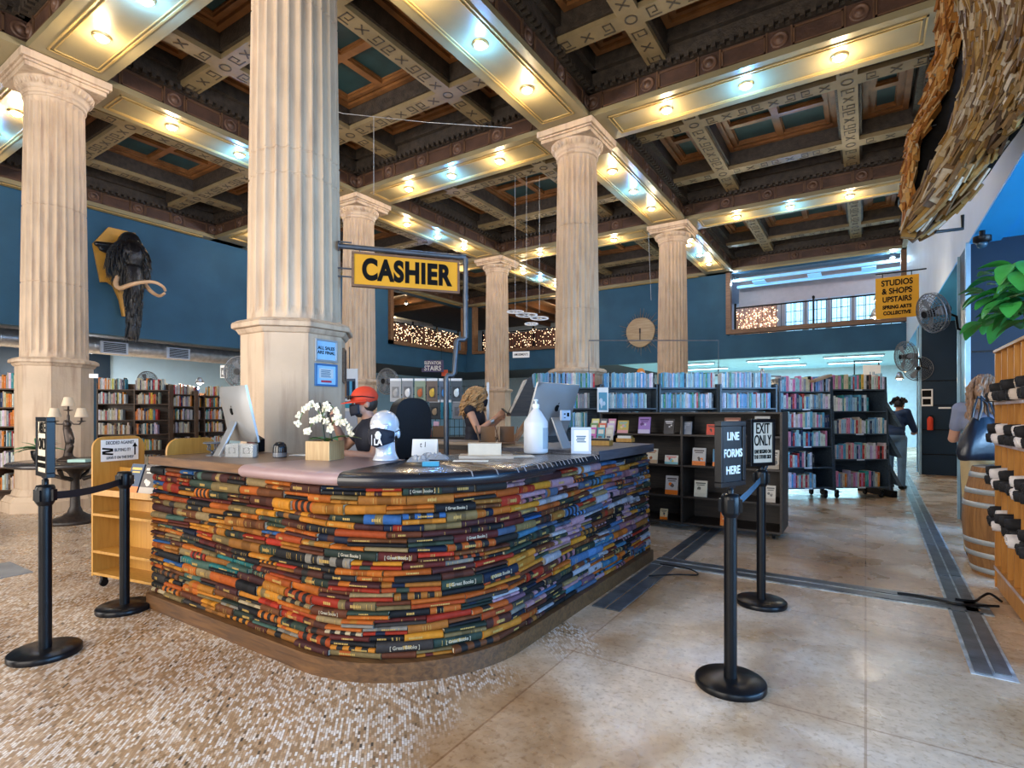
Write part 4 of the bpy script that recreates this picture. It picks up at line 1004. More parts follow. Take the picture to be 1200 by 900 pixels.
# square reader stand + black dome
p=ct(279,530); o=empty('receipt_printer',(p.x+.0,p.y+.16,ZC-.006),YAW-.3,'small black card terminal behind the card boxes','card terminal')
b=MB(); b.prism([(-.05,0),(.05,0),(.05,.11),(-.05,.16)],-.05,.05,M=RX(PI/2)@RY(0)); b.build('body',M_black,o,bevel=.006); MB().box(-.035,.035,-.054,-.050,.05,.10).build('display',mat('maroon screen',(.25,.08,.07),.3),o)
p=ct(328,535); o=empty('bell_dome',(p.x,p.y,ZC-.004),YAW,'small glossy black dome device on the mauve counter top','device')
b=MB(); b.lathe([(.050,0),(.050,.04),(.050,.07),(.044,.095),(.028,.112),(.001,.118)],28); b.build('dome',mat('gloss black plastic',(.012,.013,.016),.12,var=.05),o)
b=MB(); b.lathe([(.0515,.004),(.0515,.035)],28,cap=False); b.build('clear_band',mat('smoke band',(.15,.16,.18),.15),o)
# little ornament + papers near the left computer
p=ct(249,533); o=empty('iron_ornament',(p.x,p.y,ZC-.006),YAW,'small dark iron trivet stand beside white papers at the counter end','ornament')
b=MB(); b.lathe([(.05,0),(.05,.008),(.015,.014),(.012,.03)],18); b.build('foot',M_iron,o)
b=MB()
for a in range(4):
    A=a*PI/2; b.tube([(0,0,.03),(.04*math.cos(A),.04*math.sin(A),.05),(.03*math.cos(A),.03*math.sin(A),.075),(.045*math.cos(A),.045*math.sin(A),.095)],.006,6)
b.build('scroll_leg',M_iron,o); MB().lathe([(.065,.094),(.07,.10),(.06,.108),(.001,.11)],20).build('top',M_iron,o)
# orchid
p=ct(381,538); orc=empty('orchid_planter',(p.x,p.y,ZC-.004),YAW-.25,'white orchid in a square bamboo box on the mauve counter top','potted orchid')
b=MB(); s_=.095
for q in ((-s_,s_,-s_,-s_+.012),(-s_,s_,s_-.012,s_),(-s_,-s_+.012,-s_+.012,s_-.012),(s_-.012,s_,-s_+.012,s_-.012)): b.box(q[0],q[1],q[2],q[3],0,.135)
b.box(-s_+.012,s_-.012,-s_+.012,s_-.012,0,.12); b.build('planter',wood('bamboo',(.42,.25,.10),(.58,.40,.20),.45,2),orc)
M_leaf=mat('orchid leaf',(.05,.19,.03),.35,var=.2); M_stem=mat('dark stem',(.02,.03,.02),.5)
def leafmesh(mb,L,W,M,droop=.5,n=7,col=(.5,.5,.5),fold=.25):
    vs=[]
    for i in range(n+1):
        t=i/n; w=W*math.sin(PI*min(.97,t*.93+.05))**.8; z=-droop*L*t*t; x=L*t
        vs+=[(x,-w,z+fold*w),(x,0,z),(x,w,z+fold*w)]
    fs=[]
    for i in range(n):
        a=3*i; fs+=[(a,a+3,a+4,a+1),(a+1,a+4,a+5,a+2)]
    mb.add(vs,fs,col,M,True); mb.add([(v[0],v[1],v[2]-.0015) for v in vs],[tuple(reversed(f)) for f in fs],col,M,True)
for k,(a,L) in enumerate(((.2,.22),(.9,.20),(2.9,.16),(-.6,.15),(3.9,.12))):
    b=MB(); leafmesh(b,L,.035,T(.02,0,.13)@RZ(a)@RY(-.55),.5); b.build('leaf',M_leaf,orc)
for k,(x,h) in enumerate(((.0,.41),(.055,.33))):
    pts=[(x,0,.12),(x-.012,0,.2),(x-.03+.02*k,0,h-.05),(x-.045+.02*k,0,h)]
    MB().tube(pts,[.008,.007,.006,.005],6).build('support_stake',M_stem,orc)
    for side in (-1,1):
        q=MB(); b0=Vector(pts[2]); P_=[b0+Vector((0,0,-.05)),b0+Vector((side*.05,-.01,.03)),b0+Vector((side*.10,-.02,.02)),b0+Vector((side*.15,-.02,-.04)),b0+Vector((side*.17,-.02,-.10))]
        q.tube(P_,.0035,6); q.build('flower_spray',mat('green stem',(.10,.18,.04),.5),orc)
        for m_ in range(7):
            t=m_/6*3.99; i=int(t); c=P_[min(i,3)].lerp(P_[min(i,3)+1],t-i)+Vector((R.uniform(-.015,.015),R.uniform(-.03,.01),R.uniform(-.02,.02)))
            f=MB()
            for pe in range(5):
                A=2*PI*pe/5+R.uniform(-.1,.1); leafmesh(f,.030,.013,Matrix.Translation(c)@RX(PI/2+R.uniform(-.5,.5))@RY(R.uniform(-.5,.5))@RZ(A),.2,4)
            f.ell(c+Vector((0,-.006,0)),(.006,.006,.006),n=8,m=6); f.build('blossom',mat('ivory petal',(.78,.74,.58),.5,var=.06),orc)
# mannequin head with mask
p=ct(450,540); mh=empty('mannequin_head',(p.x,p.y,ZC),YAW-.12,'silver white mannequin head wearing a black printed face mask on the counter','mannequin head')
b=MB(); s=1.0
b.ell((0,.012,.215),(.082,.102,.088),n=28,m=18); b.ell((0,-.012,.165),(.070,.082,.075),n=24,m=14); b.ell((0,-.045,.115),(.048,.048,.045)); 
capsule(b,(0,.02,.13),.055,(0,.03,.0),.060,20); b.lathe([(.075,0),(.078,.006),(.065,.03),(.055,.06)],24,M=T(0,.03,0))
capsule(b,(0,-.093,.19),.010,(0,-.108,.155),.013); b.ell((0,-.085,.12),(.025,.014,.009)); 
for s_ in (-1,1):
    b.ell((s_*.030,-.078,.195),(.022,.016,.010)); b.ell((s_*.083,.015,.165),(.010,.020,.032)); b.ell((s_*.03,-.078,.212),(.028,.014,.008)); b.ell((s_*.045,-.055,.15),(.026,.026,.022))
mh.scale=(1.17,1.17,1.15)
mhead=remesh(b,'head',mat('pearl plastic',(.62,.66,.74),.22,var=.03,metal=.25),mh,voxel=.005,smooth=4)
b=MB(); n=14; vs=[]
for i in range(n+1):
    a=-PI/2+(-1+2*i/n)*1.15; 
    for j in range(7):
        t=j/6; z=.085+.105*t; e=abs(-1+2*i/n); z=z*(1-e*.0)+ (0 if t>.5 else .045*e*(1-t)); zz=z-.012*e
        rr=.108-.012*abs(t-.65)+.010*(1-e)
        vs.append((rr*.83*math.cos(a),rr*1.1*math.sin(a)+.002,zz+ (.012*(1-e)*t)))
b.add(vs,[(i*7+j,(i+1)*7+j,(i+1)*7+j+1,i*7+j+1) for i in range(n) for j in range(6)],smooth=True); q=b.build('face_mask',mat('black cotton',(.006,.008,.020),.7,var=.1,vs=50),mh)
sd=q.modifiers.new('s','SOLIDIFY'); sd.thickness=.004
for s_ in (-1,1):
    MB().tube([(s_*.080,-.045,.17),(s_*.092,.0,.185),(s_*.094,.03,.175),(s_*.088,.03,.145),(s_*.082,-.02,.118),(s_*.075,-.045,.115)],.0025,6).build('ear_loop',M_black,mh)
# screen print on the mask: letters and a figure bust
M_silv=mat('silver print',(.55,.56,.58),.4)
text('LA',.052,M_silv,mh,T(.012,-.131,.118)@FRONT,sx=.8,bold=.002,ext=.001,name='mask_print')
b=MB(); 
for (x,z,r) in ((.012,.168,.014),(.012,.150,.017),(.022,.160,.010),(.002,.160,.009)): b.lathe([(r,0),(r*.9,.001),(.001,.0012)],12,M=T(x,-.130,z)@RX(PI/2),cap=False)
b.box(-.026,-.022,-.132,-.130,.10,.16); b.build('mask_print',M_silv,mh)
# clutter by the head: paper sign, plastic bags, blue box
p=ct(497,534); o=empty('paper_sign',(p.x,p.y,ZC),YAW-.1,'white folded paper with handwritten letters among plastic bags on the black top','sign')
b=MB(); b.box(-.10,.10,-.001,.001,0,.13,M=T(0,0,0)@RX(-.25)); b.build('card',M_paper,o); text('t 1',.06,M_ink2,o,T(0,-.024,.085)@RX(PI/2-.25),sx=.8,bold=.0,ext=.0008); MB().box(-.10,.10,0,.0015,0,.12,M=T(0,.065,0)@RX(.27)).build('rear_flap',M_paper,o)
M_film=mat('clear film',(.80,.84,.90),.12,trans=.7,var=.1)
for (px,py,w_,lab) in ((507,538,.16,'crumpled clear plastic bag beside the handwritten paper'),(490,541,.10,'small crumpled clear bag right of the mannequin head')):
    p=ct(px,py); b=MB(); n=14; vs=[]
    for i in range(n+1):
        for j in range(n+1):
            u=-1+2*i/n; v=-1+2*j/n; e=max(0,1-max(abs(u),abs(v))**3); vs.append((u*w_/1.4+R.uniform(-.006,.006),v*.05,.0+.045*e*R.uniform(.35,1.1)))
    b.add(vs,[(i*(n+1)+j,(i+1)*(n+1)+j,(i+1)*(n+1)+j+1,i*(n+1)+j+1) for i in range(n) for j in range(n)]); q=b.build('plastic_bag',M_film); q.location=(p.x,p.y,ZC+.001); q.rotation_euler=(0,0,YAW); tag(q,lab,'bag','crumpled clear bags on the black top')
p=ct(505,546); q=tag(MB().box(-.05,.05,-.025,.025,0,.028).build('blue_box',mat('cyan card',(.03,.28,.45),.4)),'small bright blue box on the black counter top','box'); q.location=(p.x,p.y,ZC); q.rotation_euler=(0,0,YAW)
# wooden tray with cream book
p=ct(570,536); tr=empty('wooden_tray',(p.x,p.y,ZC-.004),YAW+.05,'pale wooden board under a thick cream book on the counter','board')
MB().box(-.20,.20,-.10,.13,0,.022).build('board',wood('driftwood',(.35,.30,.24),(.55,.48,.40),.6,0),tr,bevel=.003)
q=MB(); q.box(-.13,.11,-.07,.09,0,.085,(.60,.54,.44)); q.box(-.132,.112,-.073,.093,.0,.006,(.50,.42,.32)); q.box(-.132,.112,-.073,.093,.08,.087,(.62,.56,.46))
q=tag(q.build('thick_book',M_gloss),'thick cream book lying on the pale board before the woman','book'); q.location=(p.x,p.y,ZC+.019); q.rotation_euler=(0,0,YAW)
q=tag(MB().box(-.12,.12,-.06,.06,0,.012,(.5,.45,.38)).build('flat_magazine',M_gloss),'flat magazine lying beside the white jug','magazine'); p=ct(606,535); q.location=(p.x,p.y,ZC-.004); q.rotation_euler=(0,0,YAW+.2)
q=tag(MB().box(-.14,.10,-.04,.05,0,.003).build('paper_sheet',M_paper),'loose white sheet on the black top before the cream book','paper'); p=ct(555,540.5); q.location=(p.x,p.y,ZC+.0005); q.rotation_euler=(0,0,YAW)
# tissue/plate left
q=tag(MB().box(-.07,.07,-.05,.05,0,.006).build('paper_pad',M_paper),'white paper pad on the counter by the huge column','paper'); p=ct(352,533); q.location=(p.x,p.y,ZC-.004); q.rotation_euler=(0,0,YAW)

# ------------------------------------------------------------------ back desk
bk=empty('back_desk',(-4.0,5.35,0),0,'long dark staff desk behind the cashier area, before the woman with the phone','desk')
MB().box(-1.35,1.15,0,.46,1.11,1.15).build('desk_top',wood('desk top wood',(.22,.16,.11),(.38,.30,.22),.35,0),bk,bevel=.004)
MB().box(-1.33,1.13,.02,.44,0,1.11).build('cabinet',M_dkwood,bk,bevel=.003)
for x in (-1.0,-.4,.2,.8): 
    d_=MB().box(x-.27,x+.27,.0,.02,.12,1.05).build('door',M_case,bk,bevel=.003); MB().tube([(x+.2,-.02,.6),(x+.2,-.02,.75)],.007,8).build('handle',M_steel,d_)
# tall black chair / cart behind mannequin
p=at(463,485,5.6); oc=empty('office_chair',(p.x,p.y,0),YAW+PI+.9,'tall black high backed chair behind the mannequin head','chair')
b=MB()
for k in range(5):
    a=2*PI*k/5; b.tube([(0,0,.10),(.28*math.cos(a),.28*math.sin(a),.06)],[.025,.016],8); b.lathe([(.028,-.012),(.028,.012)],12,M=T(.28*math.cos(a),.28*math.sin(a),.028)@RX(PI/2))
b.tube([(0,0,.10),(0,0,.70)],.028,10); b.build('swivel_base',M_black,oc)
MB().box(-.26,.26,-.26,.24,.70,.80).build('seat',mat('black leather',(.012,.012,.014),.35,bump=.1),oc,bevel=.03)
pts=[]
for k in range(25):
    a=PI*k/24; pts.append((.20*math.cos(a)**1 if False else .235*math.copysign(abs(math.cos(a))**.7,math.cos(a)),1.42+.24*math.sin(a)**.8))
pts=[(.20,.85)]+pts+[(-.20,.85)]
MB().prism(pts,-.05,.05,M=T(0,.24,0)@RX(PI/2)).build('backrest',mat('black leather',(.012,.012,.014)),oc,bevel=.025)
for k,(px,lab) in enumerate(((468,'small clear bottle standing on top behind the red cap'),)):
    pass

# ------------------------------------------------------------------ side table with candelabra and plant
p=at(88,485,7.55); tb=empty('side_table',(p.x,p.y,0),0,'dark round pedestal table at the foot of the column by the mammoth wall','table')
MB().lathe([(.68,.79),(.72,.80),(.73,.83),(.70,.855),(.001,.857)],40).build('table_top',mat('dark table top',(.035,.03,.03),.25),tb)
b=MB(); b.lathe([(.30,0),(.32,.02),(.30,.05),(.16,.09),(.09,.14),(.06,.22),(.05,.60),(.07,.66),(.10,.70),(.20,.76),(.24,.79)],24); b.build('pedestal',M_dkwood,tb)
for k in range(4):
    a=PI/4+k*PI/2; MB().tube([(.10*math.cos(a),.10*math.sin(a),.60),(.30*math.cos(a),.30*math.sin(a),.66),(.36*math.cos(a),.36*math.sin(a),.76)],[.03,.025,.03],8).build('bracket',M_dkwood,tb)
zt=.858
p=at(80,485,7.45); cd=empty('candelabra_lamp',(p.x,p.y,zt),YAW,'dark bronze figure candelabra with three small cream shades on the round table','table lamp')
M_brz=mat('dark bronze',(.05,.035,.028),.4,metal=.5,var=.3)
b=MB(); b.lathe([(.13,0),(.13,.02),(.10,.04),(.06,.06),(.05,.10)],20); 
capsule(b,(0,0,.10),.05,(.02,0,.26),.045); capsule(b,(.02,0,.26),.055,(-.01,0,.42),.05); b.ell((-.01,0,.50),(.045,.045,.055)); capsule(b,(.03,0,.38),.03,(.09,-.03,.30),.02); capsule(b,(-.04,0,.42),.03,(-.03,-.02,.54),.02); capsule(b,(.0,0,.12),.05,(.06,-.02,.20),.03); capsule(b,(0,0,.52),.02,(0,0,.62),.018)
remesh(b,'figure',M_brz,cd,voxel=.008,smooth=2)
for (dx,z0) in ((-.19,.60),(0,.75),(.18,.60)):
    ar=MB(); 
    if dx: ar.tube([(0,0,.56),(dx*.4,0,.50),(dx*.85,0,.50),(dx,0,z0-.06)],.010,8)
    else: ar.tube([(0,0,.60),(0,0,z0)],.010,8)
    ar.lathe([(.005,-.012),(.05,0),(.055,.006),(.012,.010),(.012,.05)],16,M=T(dx,0,z0-.06)); a_=ar.build('arm',M_brz,cd)
    MB().lathe([(.078,.0),(.048,.12)],20,M=T(dx,0,z0+.0),cap=False).build('lamp_shade',mat('cream shade',(.62,.50,.36),.7),cd)
p=at(48,485,7.35); pt=empty('potted_plant',(p.x,p.y,zt),0,'small green plant in a black pot on the round table','potted plant')
MB().lathe([(.07,0),(.10,.06),(.11,.14),(.105,.15),(.09,.15)],20).build('pot',M_black,pt)
for k in range(22):
    b=MB(); leafmesh(b,R.uniform(.16,.27),.045,T(0,0,.14)@RZ(R.uniform(0,6.28))@RY(-R.uniform(.5,1.3)),.7); b.build('leaf',mat('fresh leaf',(.05,.30,.10),.4,var=.3),pt)
q=tag(MB().box(-.12,.12,-.08,.08,0,.035,(.35,.55,.50)).build('book',M_gloss),'pale green book lying on the round side table','book'); p=at(95,485,7.3); q.location=(p.x,p.y,zt); q.rotation_euler=(0,0,YAW)

# ------------------------------------------------------------------ frames on the huge column
def notice(loc,rz,w,h,label,fc,inner,prn):
    o=empty('framed_notice',loc,rz,label,'framed notice','framed notices on the huge column')
    b=MB(); t=.018
    for q in ((-w/2,w/2,-h/2,-h/2+t),(-w/2,w/2,h/2-t,h/2),(-w/2,-w/2+t,-h/2+t,h/2-t),(w/2-t,w/2,-h/2+t,h/2-t)): b.box(q[0],q[1],-.02,.002,q[2],q[3])
    b.build('frame',fc,o,bevel=.002); MB().box(-w/2+t,w/2-t,-.010,.002,-h/2+t,h/2-t).build('print',inner,o)
    return o
fa=octo(.455)
# the facet of the pedestal turned to the counter end
fc_ang=-PI/4+PI/2*0
fx,fy=CX[2]+.457*math.cos(-PI/4+0.0),CYS[1]+.457*math.sin(-PI/4)
ang=-PI/4+PI/2
n1=notice((CX[2]+.457,3.35,2.095),PI/2,.25,.21,'gilt framed ALL SALES notice, upper of two on the huge column',M_alu,mat('blue paper',(.30,.55,.80),.4),None)
text('ALL SALES\nARE FINAL',.042,M_ink2,n1,T(0,-.0115,.0)@FRONT,bold=.001,ext=.0006)
n2=notice((CX[2]+.457,3.35,1.865),PI/2,.25,.21,'blue framed ticket notice, lower of two on the huge column',mat('blue frame',(.04,.16,.40),.3),mat('blue paper2',(.32,.60,.85),.4),None)
b=MB(); b.box(-.08,.08,-.012,-.010,-.03,.06,(.6,.66,.70)); b.box(-.06,.06,-.0125,-.012,-.07,-.05,(.5,.05,.08)); 
for k in range(5): b.box(-.06,.05-.01*(k%2),-.0128,-.012,-.02+.015*k,-.012+.015*k,(.1,.2,.3))
b.build('notice_print',M_gloss,n2)
fx3,fy3=CX[2]+.457*math.cos(PI/4),CYS[1]+.457*math.sin(PI/4)
n3=notice((fx3,fy3,1.98),PI*.75,.24,.34,'dark framed print on the side of the huge column turned to the shelves',M_brownframe,M_dkwood,None)
# ------------------------------------------------------------------ people
M_skin=mat('skin light',(.56,.30,.20),.5,var=.06); M_skin2=mat('skin tan',(.42,.22,.15),.5,var=.06)
def person(loc,rz,label,J,S=1.0,skin=None,shirt=None,pants=None,sleeve=.55,grip=1.0,vox=.009):
    skin=skin or M_skin
    o=empty('person',loc,rz,label,'person'); o.scale=(S,S,S)
    g={k:Vector(v) for k,v in J.items() if k!='hr'}; HR=J.get('hr',Matrix.Identity(4))
    b=MB()
    pel,che,nek,hed=g['pel'],g['che'],g['nek'],g['hed']
    b.ell(pel,(.165,.115,.12),n=20,m=12); b.ell(pel.lerp(che,.5),(.135,.10,.15),n=20,m=12); b.ell(che,(.165,.115,.16),n=20,m=12)
    capsule(b,che,.07,nek,.055); capsule(b,nek,.055,hed+Vector((0,.01,-.06)),.050)
    for s in 'LR':
        capsule(b,che+Vector((0,0,.09)),.07,g['sh'+s],.058); capsule(b,g['sh'+s],.055,g['el'+s],.040); capsule(b,g['el'+s],.041,g['wr'+s],.027)
        capsule(b,g['hi'+s],.088,g['kn'+s],.058); capsule(b,g['kn'+s],.057,g['an'+s],.038); f=g['an'+s]; capsule(b,f+Vector((0,.02,-.03)),.038,f+Vector((0,-.15,-.045)),.030)
        # hand with palm, four curled fingers and a thumb
        w=g['wr'+s]; d=(w-g['el'+s]).normalized(); side=Vector(J.get('side'+s,(1,0,0))).normalized(); side=(side-d*side.dot(d)).normalized(); nrm=d.cross(side)*(1 if s=='L' else -1)*grip
        pc=w+d*.045; capsule(b,w+d*.01,.026,pc+side*.014,.024); capsule(b,w+d*.01,.026,pc-side*.014,.024)
        for i,(l,off) in enumerate(((.036,-.033),(.042,-.011),(.040,.011),(.032,.031))):
            a0=w+d*.080+side*off; a1=a0+(d*.8+nrm*.6)*l; a2=a1+(d*.1+nrm)*l*.75; capsule(b,a0-d*.02,.0105,a1,.010,8); capsule(b,a1,.010,a2,.009,8)
        t0=w+d*.025-side*.03; t1=t0+(d*.6-side*.5+nrm*.5)*.038; capsule(b,t0,.014,t1,.011,8); capsule(b,t1,.011,t1+(d*.7+nrm*.6)*.028,.010,8)
    H=Matrix.Translation(hed)@HR
    b.ell((0,.012,.02),(.076,.095,.10),M=H,n=24,m=16); b.ell((0,-.022,-.045),(.058,.068,.068),M=H,n=20,m=12); b.ell((0,-.060,-.085),(.026,.022,.02),M=H)
    for e in (-1,1): b.ell((e*.078,.012,-.012),(.010,.018,.03),M=H); b.ell((e*.04,-.065,-.03),(.022,.018,.018),M=H); b.ell((e*.03,-.078,.022),(.024,.010,.007),M=H)
    p0=H@Vector((0,-.086,.008)); p1=H@Vector((0,-.105,-.028)); capsule(b,p0,.008,p1,.012,8)
    b.ell((0,-.086,-.058),(.022,.010,.006),M=H)
    remesh(b,'body',skin,o,voxel=vox,smooth=2)
    e_=MB()
    for e in (-1,1): e_.ell((e*.030,-.083,.003),(.012,.007,.007),(.7,.7,.68),M=H,n=10,m=8); e_.ell((e*.030,-.0895,.003),(.005,.003,.005),(.03,.02,.015),M=H,n=8,m=6)
    e_.build('eyes',M_gloss,o)
    if shirt:
        b=MB(); k=.014
        b.ell(pel+Vector((0,0,.03)),(.165+k,.115+k,.12),n=20,m=12); b.ell(pel.lerp(che,.5),(.145+k,.11+k,.17),n=20,m=12); b.ell(che,(.165+k,.115+k,.16+k),n=20,m=12); capsule(b,che,.085,nek-(nek-che)*.25,.066)
        for s in 'LR':
            capsule(b,che+Vector((0,0,.09)),.08,g['sh'+s],.070)
            if sleeve>0: capsule(b,g['sh'+s],.068,g['sh'+s].lerp(g['el'+s],min(1,sleeve)),.055)
            if sleeve>1: capsule(b,g['el'+s],.054,g['el'+s].lerp(g['wr'+s],sleeve-1),.040)
        remesh(b,'shirt',shirt,o,voxel=.012,smooth=1)
    if pants:
        b=MB(); b.ell(pel,(.178,.128,.12),n=20,m=12)
        for s in 'LR': capsule(b,g['hi'+s],.100,g['kn'+s],.072); capsule(b,g['kn'+s],.071,g['an'+s],.060)
        remesh(b,'trousers',pants,o,voxel=.012,smooth=1)
    b=MB()
    for s in 'LR': f=g['an'+s]; capsule(b,f+Vector((0,.03,-.035)),.045,f+Vector((0,-.16,-.045)),.037)
    remesh(b,'shoes',M_black,o,voxel=.012,smooth=1)
    return o,H
def stand(**k):
    J=dict(pel=(0,0,.98),che=(0,.0,1.28),nek=(0,.01,1.47),hed=(0,-.015,1.60),shL=(.18,0,1.41),shR=(-.18,0,1.41),elL=(.22,.03,1.13),elR=(-.22,.03,1.13),wrL=(.23,-.06,.88),wrR=(-.23,-.06,.88),
      hiL=(.09,0,.93),hiR=(-.09,0,.93),knL=(.10,-.02,.50),knR=(-.10,-.02,.50),anL=(.10,0,.08),anR=(-.10,0,.08)); J.update(k); return J
def mask(o,H,m,name='face_mask'):
    b=MB(); n=10; vs=[]
    for i in range(n+1):
        a=-PI/2+(-1+2*i/n)*1.05
        for j in range(6):
            t=j/5; c=1-abs(-1+2*i/n); vs.append((.082*math.cos(a)*(1-.12*(1-t)),(.110+.012*c)*math.sin(a)*(.92+.1*t*(1-t)*4*.5)-.004,-.098+.098*t+(0.012*(1-c) if t<.5 else 0)))
    b.add(vs,[(i*6+j,(i+1)*6+j,(i+1)*6+j+1,i*6+j+1) for i in range(n) for j in range(5)],M=H,smooth=True)
    q=b.build(name,m,o); s_=q.modifiers.new('s','SOLIDIFY'); s_.thickness=.005; return q
def hair(o,H,m,n,length,curl,r=.007,back=True,seed=3,spread=.02,name='hair'):
    rr=random.Random(seed); b=MB()
    for k in range(n):
        az=rr.uniform(-.35*PI,1.35*PI); el=rr.uniform(.05,1.45)
        st=Vector((.082*math.cos(az)*math.cos(el),.015+.100*math.sin(az)*math.cos(el),.025+.103*math.sin(el)))
        if st.y<-.02 and el<.85: continue
        p=st.copy(); pts=[H@p]; out=Vector((st.x,st.y-.01,0)); out=out.normalized() if out.length>1e-4 else Vector((0,1,0)); L=length*rr.uniform(.6,1.05); steps=12; ph=rr.uniform(0,6)
        for i in range(1,steps+1):
            t=i/steps; drop=L*t; rad=min(1,t*4)
            q=st+out*(.022+spread*rr.uniform(.6,1.2)*2)*rad+Vector((0,.02*rad if back else 0,-drop+max(0,.03-.12*t)))
            q+=Vector((math.sin(ph+t*L*60),math.cos(ph+t*L*60),0))*curl
            pts.append(H@q)
        b.tube(pts,[r*1.3]+[r*1.5]*(steps-1)+[r*.4],6)
    b.ell((0,.020,.030),(.083,.098,.104),M=H,n=20,m=14)
    return b.build(name,m,o)
M_bk=mat('black cotton',(.006,.008,.020),.7,var=.1,vs=50)
M_red=mat('red felt',(.62,.045,.012),.7,var=.06)
# cashier in red cap
p=at(440,485,4.62)
J=stand(pel=(0,.02,.98),che=(0,-.04,1.28),nek=(0,-.06,1.46),hed=(0,-.10,1.575),elR=(-.30,-.18,1.20),wrR=(-.17,-.30,1.42),sideR=(0,0,1),elL=(.24,-.08,1.14),wrL=(.16,-.32,1.18),hr=RX(.12))
o,H=person((p.x,p.y,0),YAW-1.05,'person in a red cap and black face mask behind the mannequin head, hand raised',J,S=1.01,skin=M_skin2,shirt=M_bk,pants=M_bk,sleeve=.6)
mask(o,H,M_bk); b=MB(); b.ell((0,.030,.0),(.080,.088,.085),M=H,n=20,m=12); b.ell((0,-.045,-.085),(.045,.035,.03),M=H); b.build('hair',mat('dark cropped hair',(.03,.02,.015),.6),o)
b=MB(); b.ell((0,.015,.045),(.092,.112,.095),M=H@RX(.05),n=24,m=14); b.lathe([(.093,0),(.096,.02),(.092,.035)],28,M=H@T(0,.012,.03)@SC(1,1.2,1),cap=False)
vs=[]
for i in range(13):
    a=PI+PI*i/12
    for (r,z) in ((.085,.032),(.175,.018),(.175,.012),(.085,.026)):
        vs.append((r*math.cos(a)*(.95 if r<.1 else .60),.0+r*math.sin(a)*(1.1 if r<.1 else 1.05),z))
b.add(vs,[(4*i+j,4*i+4+j,4*i+4+(j+1)%4,4*i+(j+1)%4) for i in range(12) for j in range(4)],M=H); b.build('cap',M_red,o)
b=MB()
for e in (-1,1): b.ell((e*.040,-.112,.058),(.034,.008,.020),M=H,n=14,m=8); b.tube([tuple(H@Vector((e*.070,-.11,.062))),tuple(H@Vector((e*.098,-.03,.058))),tuple(H@Vector((e*.094,.07,.035)))],.004,6)
b.build('goggles_on_cap',M_black,o)
b=MB(); b.box(-.02,.02,-.01,.01,-.04,.08); q=b.build('black_cup',M_bk); 
q.matrix_world=o.matrix_basis@T(-.165,-.345,1.50)@RY(.4); tag(q,'black handset held up by the person in the red cap','telephone')
# woman with phone
p=at(556,485,7.75)
J=stand(pel=(0,0,1.0),che=(0,-.01,1.29),nek=(0,-.02,1.46),hed=(0,-.07,1.575),elR=(-.235,-.14,1.15),wrR=(-.10,-.34,1.33),elL=(.225,-.10,1.15),wrL=(.06,-.34,1.31),sideL=(0,.3,1),sideR=(0,.3,1),hr=RX(.22))
o,H=person((p.x,p.y,0),YAW+1.28,'person with curly blond hair in a sleeveless black top and mask, looking at a phone',J,S=1.10,shirt=M_bk,pants=M_bk,sleeve=0,grip=1)
mask(o,H,M_bk); hair(o,H,mat('curly blond hair',(.42,.25,.11),.5,var=.35,vs=30),230,.36,.022,r=.0075,seed=5,spread=.028)
q=MB().box(-.037,.037,-.005,.005,-.075,.075).build('mobile_phone',M_black); tag(q,'black phone held by the person with curly blond hair','phone'); q.matrix_world=o.matrix_basis@T(-.02,-.44,1.385)@RX(-.9)
b=MB(); b.lathe([(.038,-.03),(.038,.03)],16,M=T(-.135,-.28,1.27)@RX(1.2)@RY(.4),cap=False); b.build('bracelets',M_steel,o)
# far customer in green
p=at(489,485,8.42)
J=stand(hed=(0,-.05,1.585),elR=(-.24,-.1,1.12),wrR=(-.12,-.33,1.1),hr=RX(.25))
o,H=person((p.x,p.y,0),YAW-.5,'person with brown hair and a dark green patterned top by the hanging bags',J,S=1.0,shirt=mat('dark green floral cloth',(.01,.09,.07),.6,var=.8,vs=18),pants=M_bk,sleeve=1.3)
hair(o,H,mat('brown hair',(.09,.04,.02),.5,var=.3,vs=30),90,.22,.006,seed=9)
# woman with tote bag
p=at(1155,485,5.62)
J=stand(hed=(.01,-.03,1.60),elL=(.24,-.08,1.12),wrL=(.12,-.30,1.15),elR=(-.23,.02,1.13),wrR=(-.20,-.10,.93),hr=RX(.15))
o,H=person((p.x,p.y,0),YAW+2.45,'person with long light brown hair in a grey tee behind the barrel, seen from behind',J,S=1.10,shirt=mat('heather grey cotton',(.22,.25,.36),.8,var=.1),pants=mat('beige cloth',(.50,.38,.20),.8),sleeve=.6)
hair(o,H,mat('light brown hair',(.26,.15,.085),.45,var=.4,vs=25),170,.36,.006,seed=12,spread=.012); mask(o,H,M_bk)
M_tote=mat('black soft leather',(.010,.013,.022),.3,var=.2,bump=.3,bs=8)
tp=at(1149,485,5.28); bag=empty('tote_bag',(tp.x,tp.y,0),YAW+.1,'large black tote bag hanging from the shoulder of the person behind the barrel','bag')
b=MB(); pr=[]; n=9; rings=[(1.06,.235,.075),(1.12,.245,.095),(1.25,.205,.10),(1.36,.165,.08),(1.44,.115,.05),(1.46,.10,.04)]; m=20; vs=[]
for (z,rx,ry) in rings:
    for i in range(m):
        a=2*PI*i/m; vs.append((rx*math.copysign(abs(math.cos(a))**.7,math.cos(a))+(.03 if z>1.3 else 0),ry*math.sin(a)+.008*math.sin(5*a+z*9),z+.012*math.sin(3*a)))
b.add(vs,[(k*m+i,k*m+(i+1)%m,(k+1)*m+(i+1)%m,(k+1)*m+i) for k in range(5) for i in range(m)]+[tuple(range(m-1,-1,-1))],smooth=True); b.build('bag_body',M_tote,bag)
